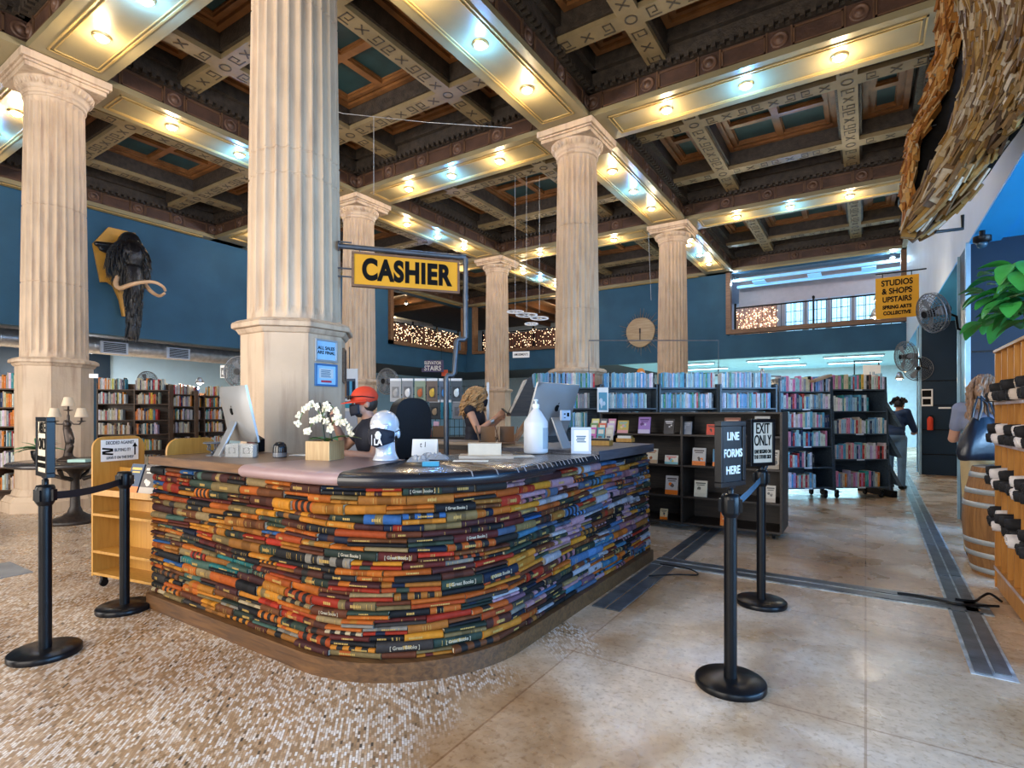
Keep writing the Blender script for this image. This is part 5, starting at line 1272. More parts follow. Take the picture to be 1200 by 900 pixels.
for yy in (-.035,.035): MB().tube([(-.06,yy,1.44),(-.03,yy,1.56),(.05,yy*.5+.06,1.67),(.14,yy*.5+.05,1.60),(.13,yy,1.44)],.010,8).build('handle',M_tote,bag)
# customer bending at the far shelves
p=at(1049,485,10.9)
J=stand(pel=(0,.05,.98),che=(0,-.06,1.25),nek=(0,-.15,1.42),hed=(0,-.20,1.53),elR=(-.24,-.18,1.08),wrR=(-.16,-.40,1.05),elL=(.24,-.18,1.08),wrL=(.16,-.40,1.05),hr=RX(.5))
o,H=person((p.x,p.y,0),YAW+2.2,'person in a navy top and light jeans behind the zigzag magazine rack',J,S=1.09,shirt=mat('navy jersey',(.010,.035,.10),.7),pants=mat('light denim',(.16,.30,.48),.7,var=.15),sleeve=1.8)
hair(o,H,mat('dark short hair',(.02,.015,.012),.5),60,.06,.003,seed=4,name='hair')

# ------------------------------------------------------------------ mammoth head on the left wall
c0=onX(150,318,-17.19)
mm=empty('mammoth_head',(-17.155,c0.y,c0.z),PI/2,'black shaggy mammoth head trophy with curling tusks on a gold wooden shield','wall trophy')
def wl(px,py,X_=-17.19):
    q=onX(px,py,X_); return Vector((q.y-c0.y,-(q.x+17.19),q.z-c0.z))
sh=[wl(*q) for q in ((107,286),(125,267),(156,274),(173,300),(173,325),(160,345),(149,360),(147,371),(142,371),(138,352),(131,336),(124,331),(116,331))]
MB().prism([(v.x,v.z) for v in sh],0,.09,M=RX(PI/2)).build('shield',mat('gold stained board',(.46,.24,.04),.45,var=.2,vs=3),mm,bevel=.015)
b=MB(); hc=wl(150,303,-16.52); 
b.ell(hc,(.40,.52,.50),n=24,m=16); b.ell(wl(151,287,-16.70),(.27,.34,.34),n=20,m=12); b.ell(wl(153,318,-16.35),(.27,.30,.36),n=20,m=12)
tr=[(154,318,-16.25),(155,335,-16.10),(156,352,-16.08),(156,370,-16.10),(155,384,-16.08),(153,394,-16.02)]; rs=[.26,.22,.185,.155,.13,.125]
tw=[wl(*q) for q in tr]
for i in range(5): capsule(b,tw[i],rs[i],tw[i+1],rs[i+1],16)
for e,(qa,qb) in ((-1,((134,318,-16.55),(138,326,-16.4))),(1,((168,312,-16.5),(170,325,-16.4)))): capsule(b,wl(*qa),.16,wl(*qb),.11)
for (q1,q2,r1,r2) in (((133,290,-16.9),(113,286,-16.85),.12,.07),((133,297,-16.9),(118,292,-16.85),.10,.06),((169,300,-16.8),(172,312,-16.7),.12,.10)): capsule(b,wl(*q1),r1,wl(*q2),r2)
rr=random.Random(2)
for k in range(170):
    a=rr.uniform(0,2*PI); ee=rr.uniform(-1.2,1.2); st=hc+Vector((.38*math.cos(a)*math.cos(ee),.48*math.sin(a)*math.cos(ee),.47*math.sin(ee)))
    if st.y>-.12: continue
    capsule(b,st,.035,st+Vector((rr.uniform(-.05,.05),rr.uniform(0,.08),-rr.uniform(.15,.32))),.012,6)
for k in range(60):
    i=rr.randint(0,4); c=tw[i].lerp(tw[i+1],rr.random()); a=rr.uniform(0,2*PI); st=c+Vector((math.cos(a),math.sin(a),0))*rs[i]*.9; capsule(b,st,.025,st+Vector((math.cos(a)*.03,math.sin(a)*.03,-.18)),.010,6)
fu=MB()
for k in range(520):
    a=rr.uniform(0,2*PI); ee=rr.uniform(-1.3,1.3); st=hc+Vector((.40*math.cos(a)*math.cos(ee),.52*math.sin(a)*math.cos(ee),.50*math.sin(ee)))
    if st.y>-.10 or (abs(st.x-hc.x)<.14 and st.y<hc.y-.2): continue
    o_=(st-hc).normalized(); fu.tube([st,st+o_*.07+Vector((0,0,-.08)),st+o_*.08+Vector((rr.uniform(-.06,.06),0,-rr.uniform(.2,.42)))],[.022,.016,.004],5)
for k in range(260):
    i=rr.randint(0,4); f=rr.random(); c=tw[i].lerp(tw[i+1],f); r_=rs[i]*(1-f)+rs[i+1]*f; a=rr.uniform(0,2*PI); o_=Vector((math.cos(a),math.sin(a),0)); st=c+o_*r_*.97
    fu.tube([st,st+o_*.03+Vector((0,0,-.08)),st+o_*.02+Vector((0,0,-rr.uniform(.14,.22)))],[.014,.010,.003],5)
fu.build('shaggy_hair',mat('black hair',(.010,.010,.012),.35,var=.5,vs=20),mm)
remesh(b,'head',mat('black fur',(.006,.006,.008),.28,var=.5,vs=14,bump=.8,bs=22),mm,voxel=.022,smooth=1)
M_iv=mat('ivory',(.66,.42,.24),.4,var=.12,vs=4)
def smooth_path(P,n=6):
    out=[]
    for i in range(len(P)-1):
        p0=P[max(0,i-1)];p1=P[i];p2=P[i+1];p3=P[min(len(P)-1,i+2)]
        for k in range(n):
            t=k/n; out.append(.5*((2*p1)+(p2-p0)*t+(2*p0-5*p1+4*p2-p3)*t*t+(3*p1-p0-3*p2+p3)*t**3))
    out.append(P[-1]); return out
for P in (((140,320,-16.45),(135,332,-16.2),(140,338,-15.9),(152,334,-15.6),(166,331,-15.4),(180,331,-15.2),(190,336,-15.1),(193,341,-15.15)),((167,329,-16.4),(171,336,-16.1),(178,343,-15.8),(186,347,-15.5),(192,344,-15.25))):
    pts=smooth_path([wl(*q) for q in P]); n=len(pts); MB().tube(pts,[.065-.035*i/n for i in range(n)],10).build('tusk',M_iv,mm)
b=MB(); q=wl(146,302,-16.25); b.ell(q,(.03,.03,.03),n=10,m=8); b.build('eye',M_gloss,mm)

# ------------------------------------------------------------------ clock on the back wall
c=onY(751,389.5,22.17); ck=empty('wall_clock',(c.x,22.17,c.z),0,'big round wood slice clock ringed with driftwood sticks on the blue back wall','clock')
b=MB(); b.lathe([(.60,0),(.62,.02),(.62,.07),(.60,.09),(.001,.09)],40,M=RX(PI/2),rf=lambda a,k:1+.02*math.sin(3*a)+.012*math.sin(7*a)); b.build('face',wood('pale wood slice',(.38,.27,.16),(.52,.40,.26),.6,0,1.5),ck)
b=MB(); b.box(-.022,.022,-.115,-.10,-.38,.10); b.build('hour_hand',M_dkwood,ck); b=MB(); b.box(-.035,.035,-.125,-.112,-.05,.16); b.build('minute_hand',M_dkwood,ck)
rr=random.Random(4); b=MB()
for k in range(46):
    a=2*PI*k/46+rr.uniform(-.06,.06); r1=rr.uniform(.70,.85) if rr.random()<.8 else 1.0; b.tube([(.55*math.cos(a),-.02,.55*math.sin(a)),(r1*math.cos(a+rr.uniform(-.05,.05)),-.05,r1*math.sin(a))],[.016,.006],6)
b.build('driftwood_ring',mat('grey driftwood',(.20,.16,.13),.7,var=.3),ck)

# ------------------------------------------------------------------ upstairs: rails, string lights, signs
M_bulb=mat('tiny warm bulbs',(1,1,1),emit=(1,.66,.36),es=3.2); M_bulb2=mat('tiny white bulbs',(1,1,1),emit=(.8,.9,1),es=9); M_rust=mat('rust red screen',(.10,.035,.02),.7,var=.5,vs=3)
def string_lights(name,origin,ux,W,H,n,m,label,seed):
    rr=random.Random(seed); b=MB(); u=Vector(ux)
    for k in range(n):
        c=Vector(origin)+u*rr.uniform(0,W)+Vector((0,0,rr.uniform(0,H))); b.ell(c,(.019,.019,.019),n=6,m=4)
    o=b.build(name,m); return tag(o,label,'string lights',kind='stuff')
def rail(p0,p1,zb_,h,label,posts=5,screen=None):
    o=empty('gallery_railing',(p0[0],p0[1],zb_),math.atan2(p1[1]-p0[1],p1[0]-p0[0]),label,'railing','iron railings of the upper gallery'); L=math.hypot(p1[0]-p0[0],p1[1]-p0[1])
    MB().tube([(0,0,h),(L,0,h)],.03,8).build('handrail',M_black,o)
    b=MB(); n=int(L/.16)
    for k in range(n): b.box(L*k/n-.008,L*k/n+.008,-.008,.008,0.02,h)
    b.build('balusters',M_black,o)
    for k in range(posts):
        x=L*k/(posts-1); b=MB(); b.box(x-.035,x+.035,-.035,.035,0,h+.08); b.ell((x,0,h+.13),(.05,.05,.06),n=10,m=8); b.build('post',M_black,o)
    if screen: MB().box(0,L,.04,.06,0.02,h-.05).build('screen',screen,o)
    return o
rail((-17.6,17.0),(-17.6,22.0),4.55,1.05,'railing with a rust coloured screen in the corner opening of the mammoth wall',4,M_rust)
rail((-16.6,22.8),(-10.5,22.8),4.55,1.05,'railing strung with bulbs behind the far column',5,M_rust)
rail((-4.3,22.75),(1.1,22.75),4.6,1.05,'railing before the bright windows, upper right',3)
string_lights('string_lights',(-17.5,17.0,4.6),(0,1,0),4.9,1.0,330,M_bulb,'dense warm string lights over the rust screen of the corner opening',1)
string_lights('string_lights',(-16.6,22.72,4.6),(1,0,0),6.0,1.0,300,M_bulb,'warm string lights along the railing behind the far column',2)
string_lights('string_lights',(-4.3,23.0,4.65),(1,0,0),1.5,.95,200,M_bulb,'warm string lights on the pinkish screen left of the bright windows',3)
MB_=MB().box(-4.35,-2.85,23.08,23.12,4.6,5.75).build('glitter_screen',mat('pinkish brown screen',(.42,.26,.22),.6,var=.5,vs=30)); tag(MB_,'pinkish brown glittering screen left of the bright windows upstairs','screen')
# bright upstairs windows
struct(MB().box(-4.5,1.3,24.6,24.8,4.0,7.3).build('wall_upper_room',mat('pinkish white plaster',(.60,.47,.46),.6,var=.05)))
M_wlit=mat('frosted window light',(.6,.8,.95),emit=(.35,.72,1),es=1.5,var=.4,vs=6)
for k in range(5):
    x=-2.75+.80*k; o=empty('gallery_window',(x,24.58,4.5),0,'frosted glowing gallery window, %s from the pinkish screen'%ORD[k],'window','frosted gallery windows with white frames')
    b=MB(); w,h=.70,1.55
    for q in ((0,w,0,.07),(0,w,h-.07,h),(0,.06,.07,h-.07),(w-.06,w,.07,h-.07)): b.box(q[0],q[1],-.06,.0,q[2],q[3])
    b.build('frame',M_white,o)
    MB().box(.06,w-.06,-.03,-.01,.07,h-.07).build('pane',M_wlit,o)
    b=MB(); b.box(w/2-.012,w/2+.012,-.045,-.03,.07,h-.07); b.box(.06,w-.06,-.045,-.03,h*.45,h*.45+.02); b.box(.06,w-.06,-.045,-.03,h*.72,h*.72+.02); b.build('muntin',M_black,o)
# ceiling bars upstairs right
for k,(y,z) in enumerate(((22.9,6.72),(23.7,6.62))):
    q=MB().box(-4.4,1.1,y-.05,y+.05,z,z+.10).build('gallery_light_bar',mat('pale blue bar',(.3,.6,.75),.4,emit=(.2,.55,.9),es=.6)); tag(q,'pale blue lit bar under the upstairs ceiling, %s one'%('front','rear')[k],'light bar','pale blue bars of the right gallery'); 
for k,x in enumerate((-3.5,-1.6,.1)):
    q=MB().box(x-.22,x+.22,22.95,23.65,6.66,6.70).build('cross_light',mat('pale blue bar',(.3,.6,.75))); tag(q,'pale cross panel between the upstairs light bars, %s from the left'%ORD[k],'light panel','pale blue bars of the right gallery')
def spotlamp(p,label,col=(.55,.8,1),e=25,r=.09,es=40):
    o=empty('spot_lamp',p,0,label,'lamp'); MB().lathe([(r*.35,.16),(r*.6,.12),(r,.0),(r*.94,.0),(r*.5,.1)],16,cap=False).build('shade',M_steel,o); MB().ell((0,0,.02),(r*.55,)*3,n=12,m=8).build('bulb',mat('lamp bulb %d'%int(col[0]*100),(1,1,1),emit=col,es=es),o)
    L=bpy.data.lights.new('l','POINT'); L.energy=e; L.color=col; L.shadow_soft_size=.05; q=bpy.data.objects.new('lamp_light',L); COL.objects.link(q); q.parent=o; q.location=(0,0,-.12); return o
spotlamp(onY(1046,302,22.6),'bright blue white spotlight at the right end of the upper gallery opening',e=60)
spotlamp(onY(860,329,22.6),'bright blue white spotlight at the left end of the right gallery opening',e=50)
spotlamp(at(1030,352,10.0),'upper of two warm gooseneck lamps beside the STUDIOS sign',(1,.8,.55),18)
spotlamp(at(1026,372,9.7),'lower of two warm gooseneck lamps beside the STUDIOS sign',(1,.8,.55),18)
spotlamp(at(1054,444,12.5),'warm clip lamp on the far dark pier by the magazine rack',(1,.66,.35),14)
spotlamp(at(893,442,10.2),'small warm clip lamp on top of the last disc case',(1,.8,.55),10,r=.06)
spotlamp(at(234,449,15.5),'small bright lamp hanging over the walnut bookcases',(1,.9,.8),25,r=.12)
# warm marquee bulbs upstairs centre
b=MB()
for k in range(9): b.ell((-15.9+.12*(k%2),22.9,5.9+.16*k),(.05,.05,.05),n=8,m=6)
q=b.build('marquee_bulbs',M_bulb); tag(q,'column of amber marquee bulbs in the opening left of the far column','lights',kind='stuff')
for k,q in enumerate(((476,356),(493,357),(474,347))):
    spotlamp(onX(q[0],q[1],-19.0-.8*k),'warm round lamp in the corner opening room, %s'%('nearest the blue wall edge','beside it to the right','smallest and highest')[k],(1,.75,.45),25,r=.12)
# silver pipe + pink panel upstairs left
q=MB().tube([(-19.5,14.5,6.1),(-19.5,22,6.1)],.22,14).build('air_duct',M_steel); tag(q,'silver air duct in the room behind the corner opening','duct')
q=MB().box(-18.6,-18.55,19.2,20.6,4.9,5.35).build('pink_banner',mat('pink card',(.75,.12,.35),.5)); tag(q,'pink banner among the string lights of the corner opening','banner')
# hanging wire wheel sculpture
hc=at(617,374,13.5); hs=empty('hanging_sculpture',hc,YAW,'white wheel shaped wire sculpture hung on thin lines before the far string lights','sculpture')
for k,(dx,dz,r) in enumerate(((-.28,.18,.20),(.0,.10,.26),(.32,.02,.22),(.12,-.12,.16))):
    pts=[(dx+r*math.cos(a*PI/9),.3*r*math.sin(a*PI/9),dz+.25*r*math.sin(a*PI/9)) for a in range(19)]
    b=MB(); b.tube(pts,.016,6)
    for a in range(6): b.tube([(dx,0,dz),(dx+r*math.cos(a*PI/3),.3*r*math.sin(a*PI/3),dz+.25*r*math.sin(a*PI/3))],.007,5)
    b.build('wire_wheel',mat('white wire',(.65,.68,.72),.3),hs)
for dx in (-.28,0,.32): MB().tube([(dx,0,.15),(dx,0,7.4-hc.z)],.004,4).build('hanging_line',mat('white wire',(.65,.68,.72)),hs)
# signs
def board(loc,rz,w,h,m,label,name='sign_board',t=.02):
    o=empty(name,loc,rz,label,'sign'); MB().box(-w/2,w/2,0,t,-h/2,h/2).build('panel',m,o,bevel=.003); return o
am=board(onY(610.5,415.5,15.0)+Vector((0,0,0)),YAW*0+.3,.56,.20,M_paper,'white AMUSEMENTS sign hanging just right of the slender far column')
text('AMUSEMENTS',.105,M_ink2,am,T(0,-.003,0)@FRONT,sx=.72,bold=.001)
for x in (-.22,.22): MB().tube([(x,.01,.10),(x,.01,.55)],.006,5).build('hanger',M_black,am)
es=board(onX(507,429,-16.9)+Vector((0,0,0)),YAW+.1,1.02,.56,mat('dark violet board',(.03,.02,.10),.4),'dark violet ELEVATOR STAIRS sign under the corner opening')
text('ELEVATOR',.20,M_wht,es,T(0,-.003,.14)@FRONT,sx=.82,bold=.004); text('STAIRS',.32,M_wht,es,T(0,-.003,-.11)@FRONT,sx=.80,bold=.006)
for x in (-.4,.4): MB().tube([(x,.01,.28),(x,.01,.9)],.01,5).build('hanger',M_black,es)
q=MB().box(-.15,.15,0,.03,-.15,.15).build('exit_marker',mat('orange red plate',(.75,.10,.03),.5)); tag(q,'small orange red square plate right of the ELEVATOR STAIRS sign','sign'); q.location=onX(521,437,-16.9); q.rotation_euler=(0,0,YAW)
so=at(1051,348,9.2); ss=board(so,YAW-.62,.60,.70,M_gold,'yellow STUDIOS & SHOPS UPSTAIRS sign projecting from the white side wall',t=.03)
for i,(t_,sz,z,sx) in enumerate((('STUDIOS',.135,.245,.80),('& SHOPS',.135,.105,.80),('UPSTAIRS',.125,-.035,.76),('SPRING ARTS',.082,-.165,.82),('COLLECTIVE',.082,-.265,.82))): text(t_,sz,M_ink2,ss,T(0,-.004,z)@FRONT,sx=sx,bold=.004)
MB().tube([(-.30,.015,.42),(.40,.015,.42)],.012,6).build('bracket',M_black,ss); MB().tube([(-.2,.015,.35),(-.2,.015,.42)],.008,5).build('bracket_hook',M_black,ss); MB().tube([(.2,.015,.35),(.2,.015,.42)],.008,5).build('bracket_hook',M_black,ss)
# ------------------------------------------------------------------ fans
def fan(loc,rz,r,label,arm=True,tilt=0):
    o=empty('wall_fan',loc,rz,label,'fan','caged wall fans'); b=MB(); M=RX(tilt)
    for k in range(7):
        rr_=r*(.25+.125*k); yb=-.10*(1-(rr_/r)**2)
        pts=[(rr_*math.cos(a*PI/12),yb,rr_*math.sin(a*PI/12)) for a in range(25)]; b.tube(pts,.004 if k<6 else .012,5,M=M)
        pts=[(p_[0],-yb+.06,p_[2]) for p_ in pts]; b.tube(pts,.004,5,M=M)
    for k in range(28):
        a=2*PI*k/28; b.tube([(r*t*math.cos(a),-.10*(1-t*t),r*t*math.sin(a)) for t in (.15,.5,.8,1)]+[(r*math.cos(a),.06,r*math.sin(a))]+[(r*t*math.cos(a),.10*(1-t*t)+.06,r*t*math.sin(a)) for t in (.8,.3)],.003,4,M=M)
    b.build('cage',mat('dark fan wire',(.16,.17,.19),.35,metal=.6),o)
    bl=MB()
    for k in range(3):
        L=RY(2*PI*k/3)@RX(.5); bl.add([(.03,-.03*r,.02),(r*.75,-.22*r,.03),(r*.88,.02,.02),(r*.75,.20*r,-.01),(.03,.06*r,.0)],[(0,1,2,3,4),(4,3,2,1,0)],M=M@T(0,.03,0)@RY(2*PI*k/3)@RX(PI/2+.35))
    bl.build('blades',mat('grey blades',(.18,.2,.23),.35),o); MB().lathe([(.05,-.10),(.055,.0),(.07,.10),(.06,.24),(.02,.26)],18,M=M@RX(-PI/2)).build('motor',M_black,o)
    if arm: MB().tube([(0,.22,0),(0,.34,-.05),(0,.36,-.22),(.0,.50,-.26)],.018,8).build('bracket_arm',M_black,o)
    return o
fan(at(1091,367,7.6),YAW-1.62,.275,'big caged fan on the near white side wall edge, right of the STUDIOS sign',tilt=.25)
fan(at(1060,418,12.0),YAW-1.6,.33,'smaller far caged fan below the STUDIOS sign',tilt=.1)
fan(at(1076,432,13.5),YAW-.6,.30,'second far caged fan on the dark pier below the STUDIOS sign')
fan(at(281,436,9.0),YAW,.26,'dark caged fan on the pier just left of the huge near column')
fan(at(453,447,10.2),YAW-.5,.24,'caged fan above the black chair near the hanging bags')
fan(at(172,447,14.2),YAW,.26,'small caged fan on top of the walnut bookcases',arm=False)

# ------------------------------------------------------------------ right side: piers, pine cubby, barrel, plant
def pier(n,x,y,hw_=.38):
    b=MB(); b.box(x-hw_,x+hw_,y-hw_,y+hw_,0,3.75); o=struct(b.build('wall_pier_%d'%n,M_navy))
    for (u,v) in ((-1,-1),(-1,1)):
        q=MB(); q.box(x+u*hw_-.03,x+u*hw_+.02,y+v*hw_-.02,y+v*hw_+.02,0,3.74) if v>0 else q.box(x+u*hw_-.03,x+u*hw_+.02,y+v*hw_-.03,y+v*hw_+.05,0,3.74); q.build('corner_guard',mat('pale blue steel',(.30,.48,.62),.3,metal=.4),o)
    q=MB()
    for z in (.5,1.1,1.7,2.3): q.box(x-hw_+.03,x+hw_-.03,y-hw_-.012,y-hw_,z,z+.02)
    q.build('panel_groove',M_black,o); return o
pier(1,1.51,9.62); pier(2,1.52,17.2); 
b=MB(); b.box(1.47,9.3,9.3,9.95,3.52,3.75); struct(b.build('trim_90',M_brownframe))
struct(MB().box(1.91,9.3,9.55,9.75,0,3.52).build('wall_side_partition',M_navy))
q=tag(MB().box(-.12,.12,-.012,0,-.02,.02).build('door_number_plate',M_paper),'small white plate on the dark pier beyond the barrel','sign'); v=onY(1107,478,16.82); q.location=(v.x,v.y,v.z)
nt=board(onY(1086,466,16.79),0,.24,.42,M_paper,'black and white picture notice on the dark pier edge',name='notice_sign')
b=MB(); b.box(-.09,.09,-.004,-.001,.02,.18); b.box(-.08,.08,-.004,-.001,-.17,-.03); b.build('notice_print',M_ink2,nt)
fx_=onY(1090,492,16.72); fe=empty('fire_extinguisher',(fx_.x-.0,fx_.y,fx_.z-.25),0,'small red fire extinguisher by the dark far pier','fire extinguisher')
fe.scale=(.8,.8,.75); MB().lathe([(.07,0),(.075,.02),(.075,.36),(.05,.42),(.02,.44)],16).build('cylinder',M_red,fe); b=MB(); b.box(-.02,.08,-.012,.012,.44,.48); b.tube([(.05,0,.45),(.10,0,.40),(.09,0,.2)],.010,6); b.build('valve_hose',M_black,fe)
sd_=at(1151,283,6.6); dm=empty('dome_camera',sd_,0,'black dome security camera under the bright blue ceiling','security camera'); MB().lathe([(.09,.06),(.09,.0),(.06,-.02)],20).build('housing',M_black,dm); MB().ell((0,0,-.03),(.055,.055,.055),n=16,m=10).build('dome',mat('smoked dome',(.02,.06,.10),.08),dm); MB().lathe([(.03,.05),(.03,3.75-sd_.z)],12).build('stem',M_black,dm)
# cubby
cbY=6.18; X0=.93; HC=2.02
cub=empty('pine_cubby_shelf',(X0,cbY,0),-PI/2,'tall orange pine cubby shelf of rolled black and white shirts at the right edge','shelf unit')
DD=.42; LN=1.85; rows=[.20,.56,.90,1.26,1.60]; 
MB().box(0,.022,0,DD,0.02,HC).build('side_panel',M_orangewood,cub); MB().box(LN-.022,LN,0,DD,0.02,HC).build('side_panel',M_orangewood,cub)
MB().box(0.022,LN-.022,DD-.015,DD,.02,HC).build('back_panel',M_orangewood,cub); MB().box(-.01,LN+.01,-.01,DD+.01,HC,HC+.025).build('top_board',M_orangewood,cub,bevel=.003); MB().box(.022,LN-.022,.01,DD-.015,.02,.20-.022).build('plinth',M_orangewood,cub)
for z in rows: MB().box(.022,LN-.022,0,DD-.015,z-.022,z).build('shelf',M_orangewood,cub); MB().box(0,LN,-.006,-.0005,z-.024,z).build('edge_strip',mat('pale shelf edge',(.50,.38,.34),.5),cub)
MT=mat('pale shelf edge label',(.60,.52,.55),.5)
xs_=[.022+.225*k for k in range(1,8)]
for i,z in enumerate(rows):
    zt_=(rows[i+1]-.022) if i<4 else HC
    for x in xs_: MB().box(x,x+.012,0.004,DD-.016,z,zt_).build('divider',M_orangewood,cub)
    for k in range(0,8,1):
        if (k+i)%2==0: MB().box(.04+.225*k,.20+.225*k,-.008,-.0061,z-.020,z-.003).build('edge_label',MT,cub)
def rolled(col,name,lbl,loc,rot,L=.20,r=.045):
    b=MB(); n=18; m=8; vs=[]
    for i in range(m+1):
        x=-L/2+L*i/m
        for k in range(n):
            a=2*PI*k/n; rr_=r*(1+.08*math.sin(3*a+i*.9)+R.uniform(-.05,.05))*(.90 if i in (0,m) else 1); vs.append((x,rr_*math.cos(a),rr_*math.sin(a)*.9))
    b.add(vs,[(i*n+k,i*n+(k+1)%n,(i+1)*n+(k+1)%n,(i+1)*n+k) for i in range(m) for k in range(n)]+[tuple(range(n-1,-1,-1)),tuple(range(m*n,m*n+n))],smooth=True)
    # spiral fold on the rolled end
    for e in (-1,1):
        pts=[(e*(L/2+.001),r*.85*(1-t/16)*math.cos(t*.8),r*.76*(1-t/16)*math.sin(t*.8)) for t in range(15)]; b.tube(pts,.004,5)
    o=b.build('rolled_shirt',col); o.matrix_world=cub.matrix_basis@Matrix.Translation(loc)@rot; tag(o,lbl[0],'rolled shirt',lbl[1]); return o
M_wsh=mat('white jersey',(.70,.66,.66),.8,var=.1,vs=20); M_bsh=mat('black jersey',(.010,.010,.013),.8,var=.3,vs=20); M_crs=mat('cream jersey',(.60,.50,.42),.8,var=.1)
rn=['lowest','second lowest','middle','second highest','highest']
for i,z in enumerate(rows):
    if i==0: continue
    for k in range(7):
        cx=.022+.225*k+.118; colr=(M_bsh,M_wsh,M_bsh)[k%3]; cn=('black','white','black')[k%3]
        if i==4 and k%3==1: colr,cn=M_crs,'cream'
        base=-1
        nn=(3,4,3,4,3,2,3)[(k+i)%7]
        for q in range(nn):
            lay,ps=divmod(q,2)
            yy=.10+.0*lay
            lbl=('%s rolled shirt in the %s cubby of the %s row of the pine shelf'%(cn,ORD[k],rn[i]),'%s shirts in the %s cubby of the %s row'%(cn,ORD[k],rn[i]))
            rolled(colr,'',lbl,Vector((cx+(-.050 if ps==0 else .052)+(.0 if lay==0 else .0),.055+R.uniform(-.03,.03),z+.043+.078*lay)),RZ(PI/2+R.uniform(-.12,.12)),L=.24,r=.045)
# barrel
bp_=Vector((1.14,6.78,0)); br=empty('wooden_barrel',bp_,0,'oak wine barrel with pale galvanised hoops beyond the end of the pine cubby shelf','barrel')
M_oak=wood('oak staves',(.20,.09,.028),(.34,.17,.06),.5,2)
def brr(z): return .285+.075*math.sin(PI*min(1,max(0,z/1.0)))
b=MB(); zs=[0,.04]+[.1*k for k in range(1,10)]+[.96,1.0]; b.lathe([(brr(z),z) for z in zs],64,rf=lambda a,k:1-(.006 if int(a/(2*PI)*64)%3==0 else 0)); b.build('staves',M_oak,br)
MB().lathe([(.27,.985),(.27,1.004),(.001,1.004)],40).build('head',wood('grey barrel head',(.30,.28,.25),(.48,.46,.42),.6,0),br)
M_hoop=mat('pale galvanised hoop',(.42,.46,.48),.35,metal=.3,var=.15)
for z in (.055,.20,.32,.66,.78,.93):
    MB().lathe([(brr(z-.024)+.001,z-.024),(brr(z-.024)+.005,z-.024),(brr(z+.024)+.005,z+.024),(brr(z+.024)+.001,z+.024)],48,cap=False).build('hoop',M_hoop,br)
# trailing plant on the cubby
pl_=Vector((X0+.20,5.45,HC+.026)); tp_=empty('pothos_plant',pl_,0,'large glossy green plant in a pot on top of the pine cubby shelf','potted plant')
MB().lathe([(.10,0),(.13,.10),(.15,.20),(.145,.21),(.12,.21)],24).build('pot',mat('grey ceramic',(.25,.26,.28),.3),tp_)
M_poth=mat('pothos leaf',(.045,.29,.06),.35,spec=.35,var=.35,vs=5)
rr=random.Random(8)
def pleaf(mb,c,ang,el,L):
    leafmesh(mb,L,L*.42,Matrix.Translation(c)@RZ(ang)@RY(el),.45,8,fold=.35)
for k in range(170):
    a=rr.uniform(0,2*PI); el=rr.uniform(-.9,.45); rad=rr.uniform(.08,.46); zz=.20+rr.uniform(-.10,.42)*(1-rad*.6)
    c=Vector((rad*math.cos(a)*.75-.05,rad*math.sin(a),max(.07,zz))); b=MB(); pleaf(b,c,a+rr.uniform(-.6,.6),el,rr.uniform(.13,.21)); b.build('leaf',M_poth,tp_)
for k in range(12):
    a=rr.uniform(0,2*PI); b=MB().tube([(0,0,.18),(.15*math.cos(a),.15*math.sin(a),.35),(.32*math.cos(a),.32*math.sin(a),.30)],.006,5).build('stem',mat('green stem',(.10,.18,.04)),tp_)
# floor cable bundle near the cubby
for k,(pts,lab) in enumerate((([(.86,5.55,.02),(.75,5.50,.02),(.62,5.44,.02),(.50,5.47,.02),(.36,5.52,.02),(.22,5.50,.02)],'flat black cable cover crossing the floor strip by the pine shelf'),([(.90,5.70,.02),(.84,5.78,.05),(.78,5.72,.03),(.72,5.60,.02),(.60,5.58,.02)],'loop of black cable on the floor by the pine shelf'),([(-1.66,4.85,.02),(-1.45,5.0,.03),(-1.30,5.15,.015),(-1.42,5.28,.02),(-1.70,5.30,.02)],'thin black cable curling out from the counter end'))):
    q=MB().tube(smooth_path([Vector(v) for v in pts],5),.010 if k<2 else .007,8).build('floor_cable',M_black); tag(q,lab,'cable')

# ------------------------------------------------------------------ book arch at the upper right
arc=empty('book_arch',(0.9,6.2,3.0),0,'giant arch built of hundreds of old books curving down from the ceiling','book sculpture')
AC=[(.26,.16,.07),(.34,.22,.10),(.20,.12,.06),(.42,.32,.19),(.50,.42,.30),(.16,.09,.04),(.32,.19,.06),(.45,.38,.28),(.24,.16,.09),(.36,.20,.05),(.14,.10,.08),(.62,.56,.48),(.48,.33,.14)]
AO=[(.42,.20,.05),(.50,.27,.08),(.34,.15,.04),(.55,.36,.14),(.26,.11,.03),(.60,.45,.25)]  # back band covers, orange light on them put into the colour
bandA=[((1118,-60),(1290,-60),4.9,2.85),((1128,0),(1262,0),4.9,3.15),((1137,45),(1245,60),4.95,3.4),((1133,100),(1215,118),5.0,3.9),((1118,150),(1188,158),5.1,4.4),((1095,195),(1158,200),5.2,4.85),((1078,232),(1122,243),5.3,5.05),((1066,258),(1094,270),5.4,5.25),((1064,272),(1076,279),5.4,5.35)]
bandB=[((1100,-60),(1150,-60),5.9,5.6),((1100,0),(1140,0),5.9,5.6),((1098,50),(1130,45),5.9,5.6),((1090,95),(1112,100),5.9,5.6),((1078,135),(1094,140),5.85,5.6),((1065,165),(1077,168),5.8,5.55),((1061,200),(1071,205),5.7,5.5),((1056,235),(1072,243),5.6,5.45),((1063,262),(1072,270),5.5,5.4)]
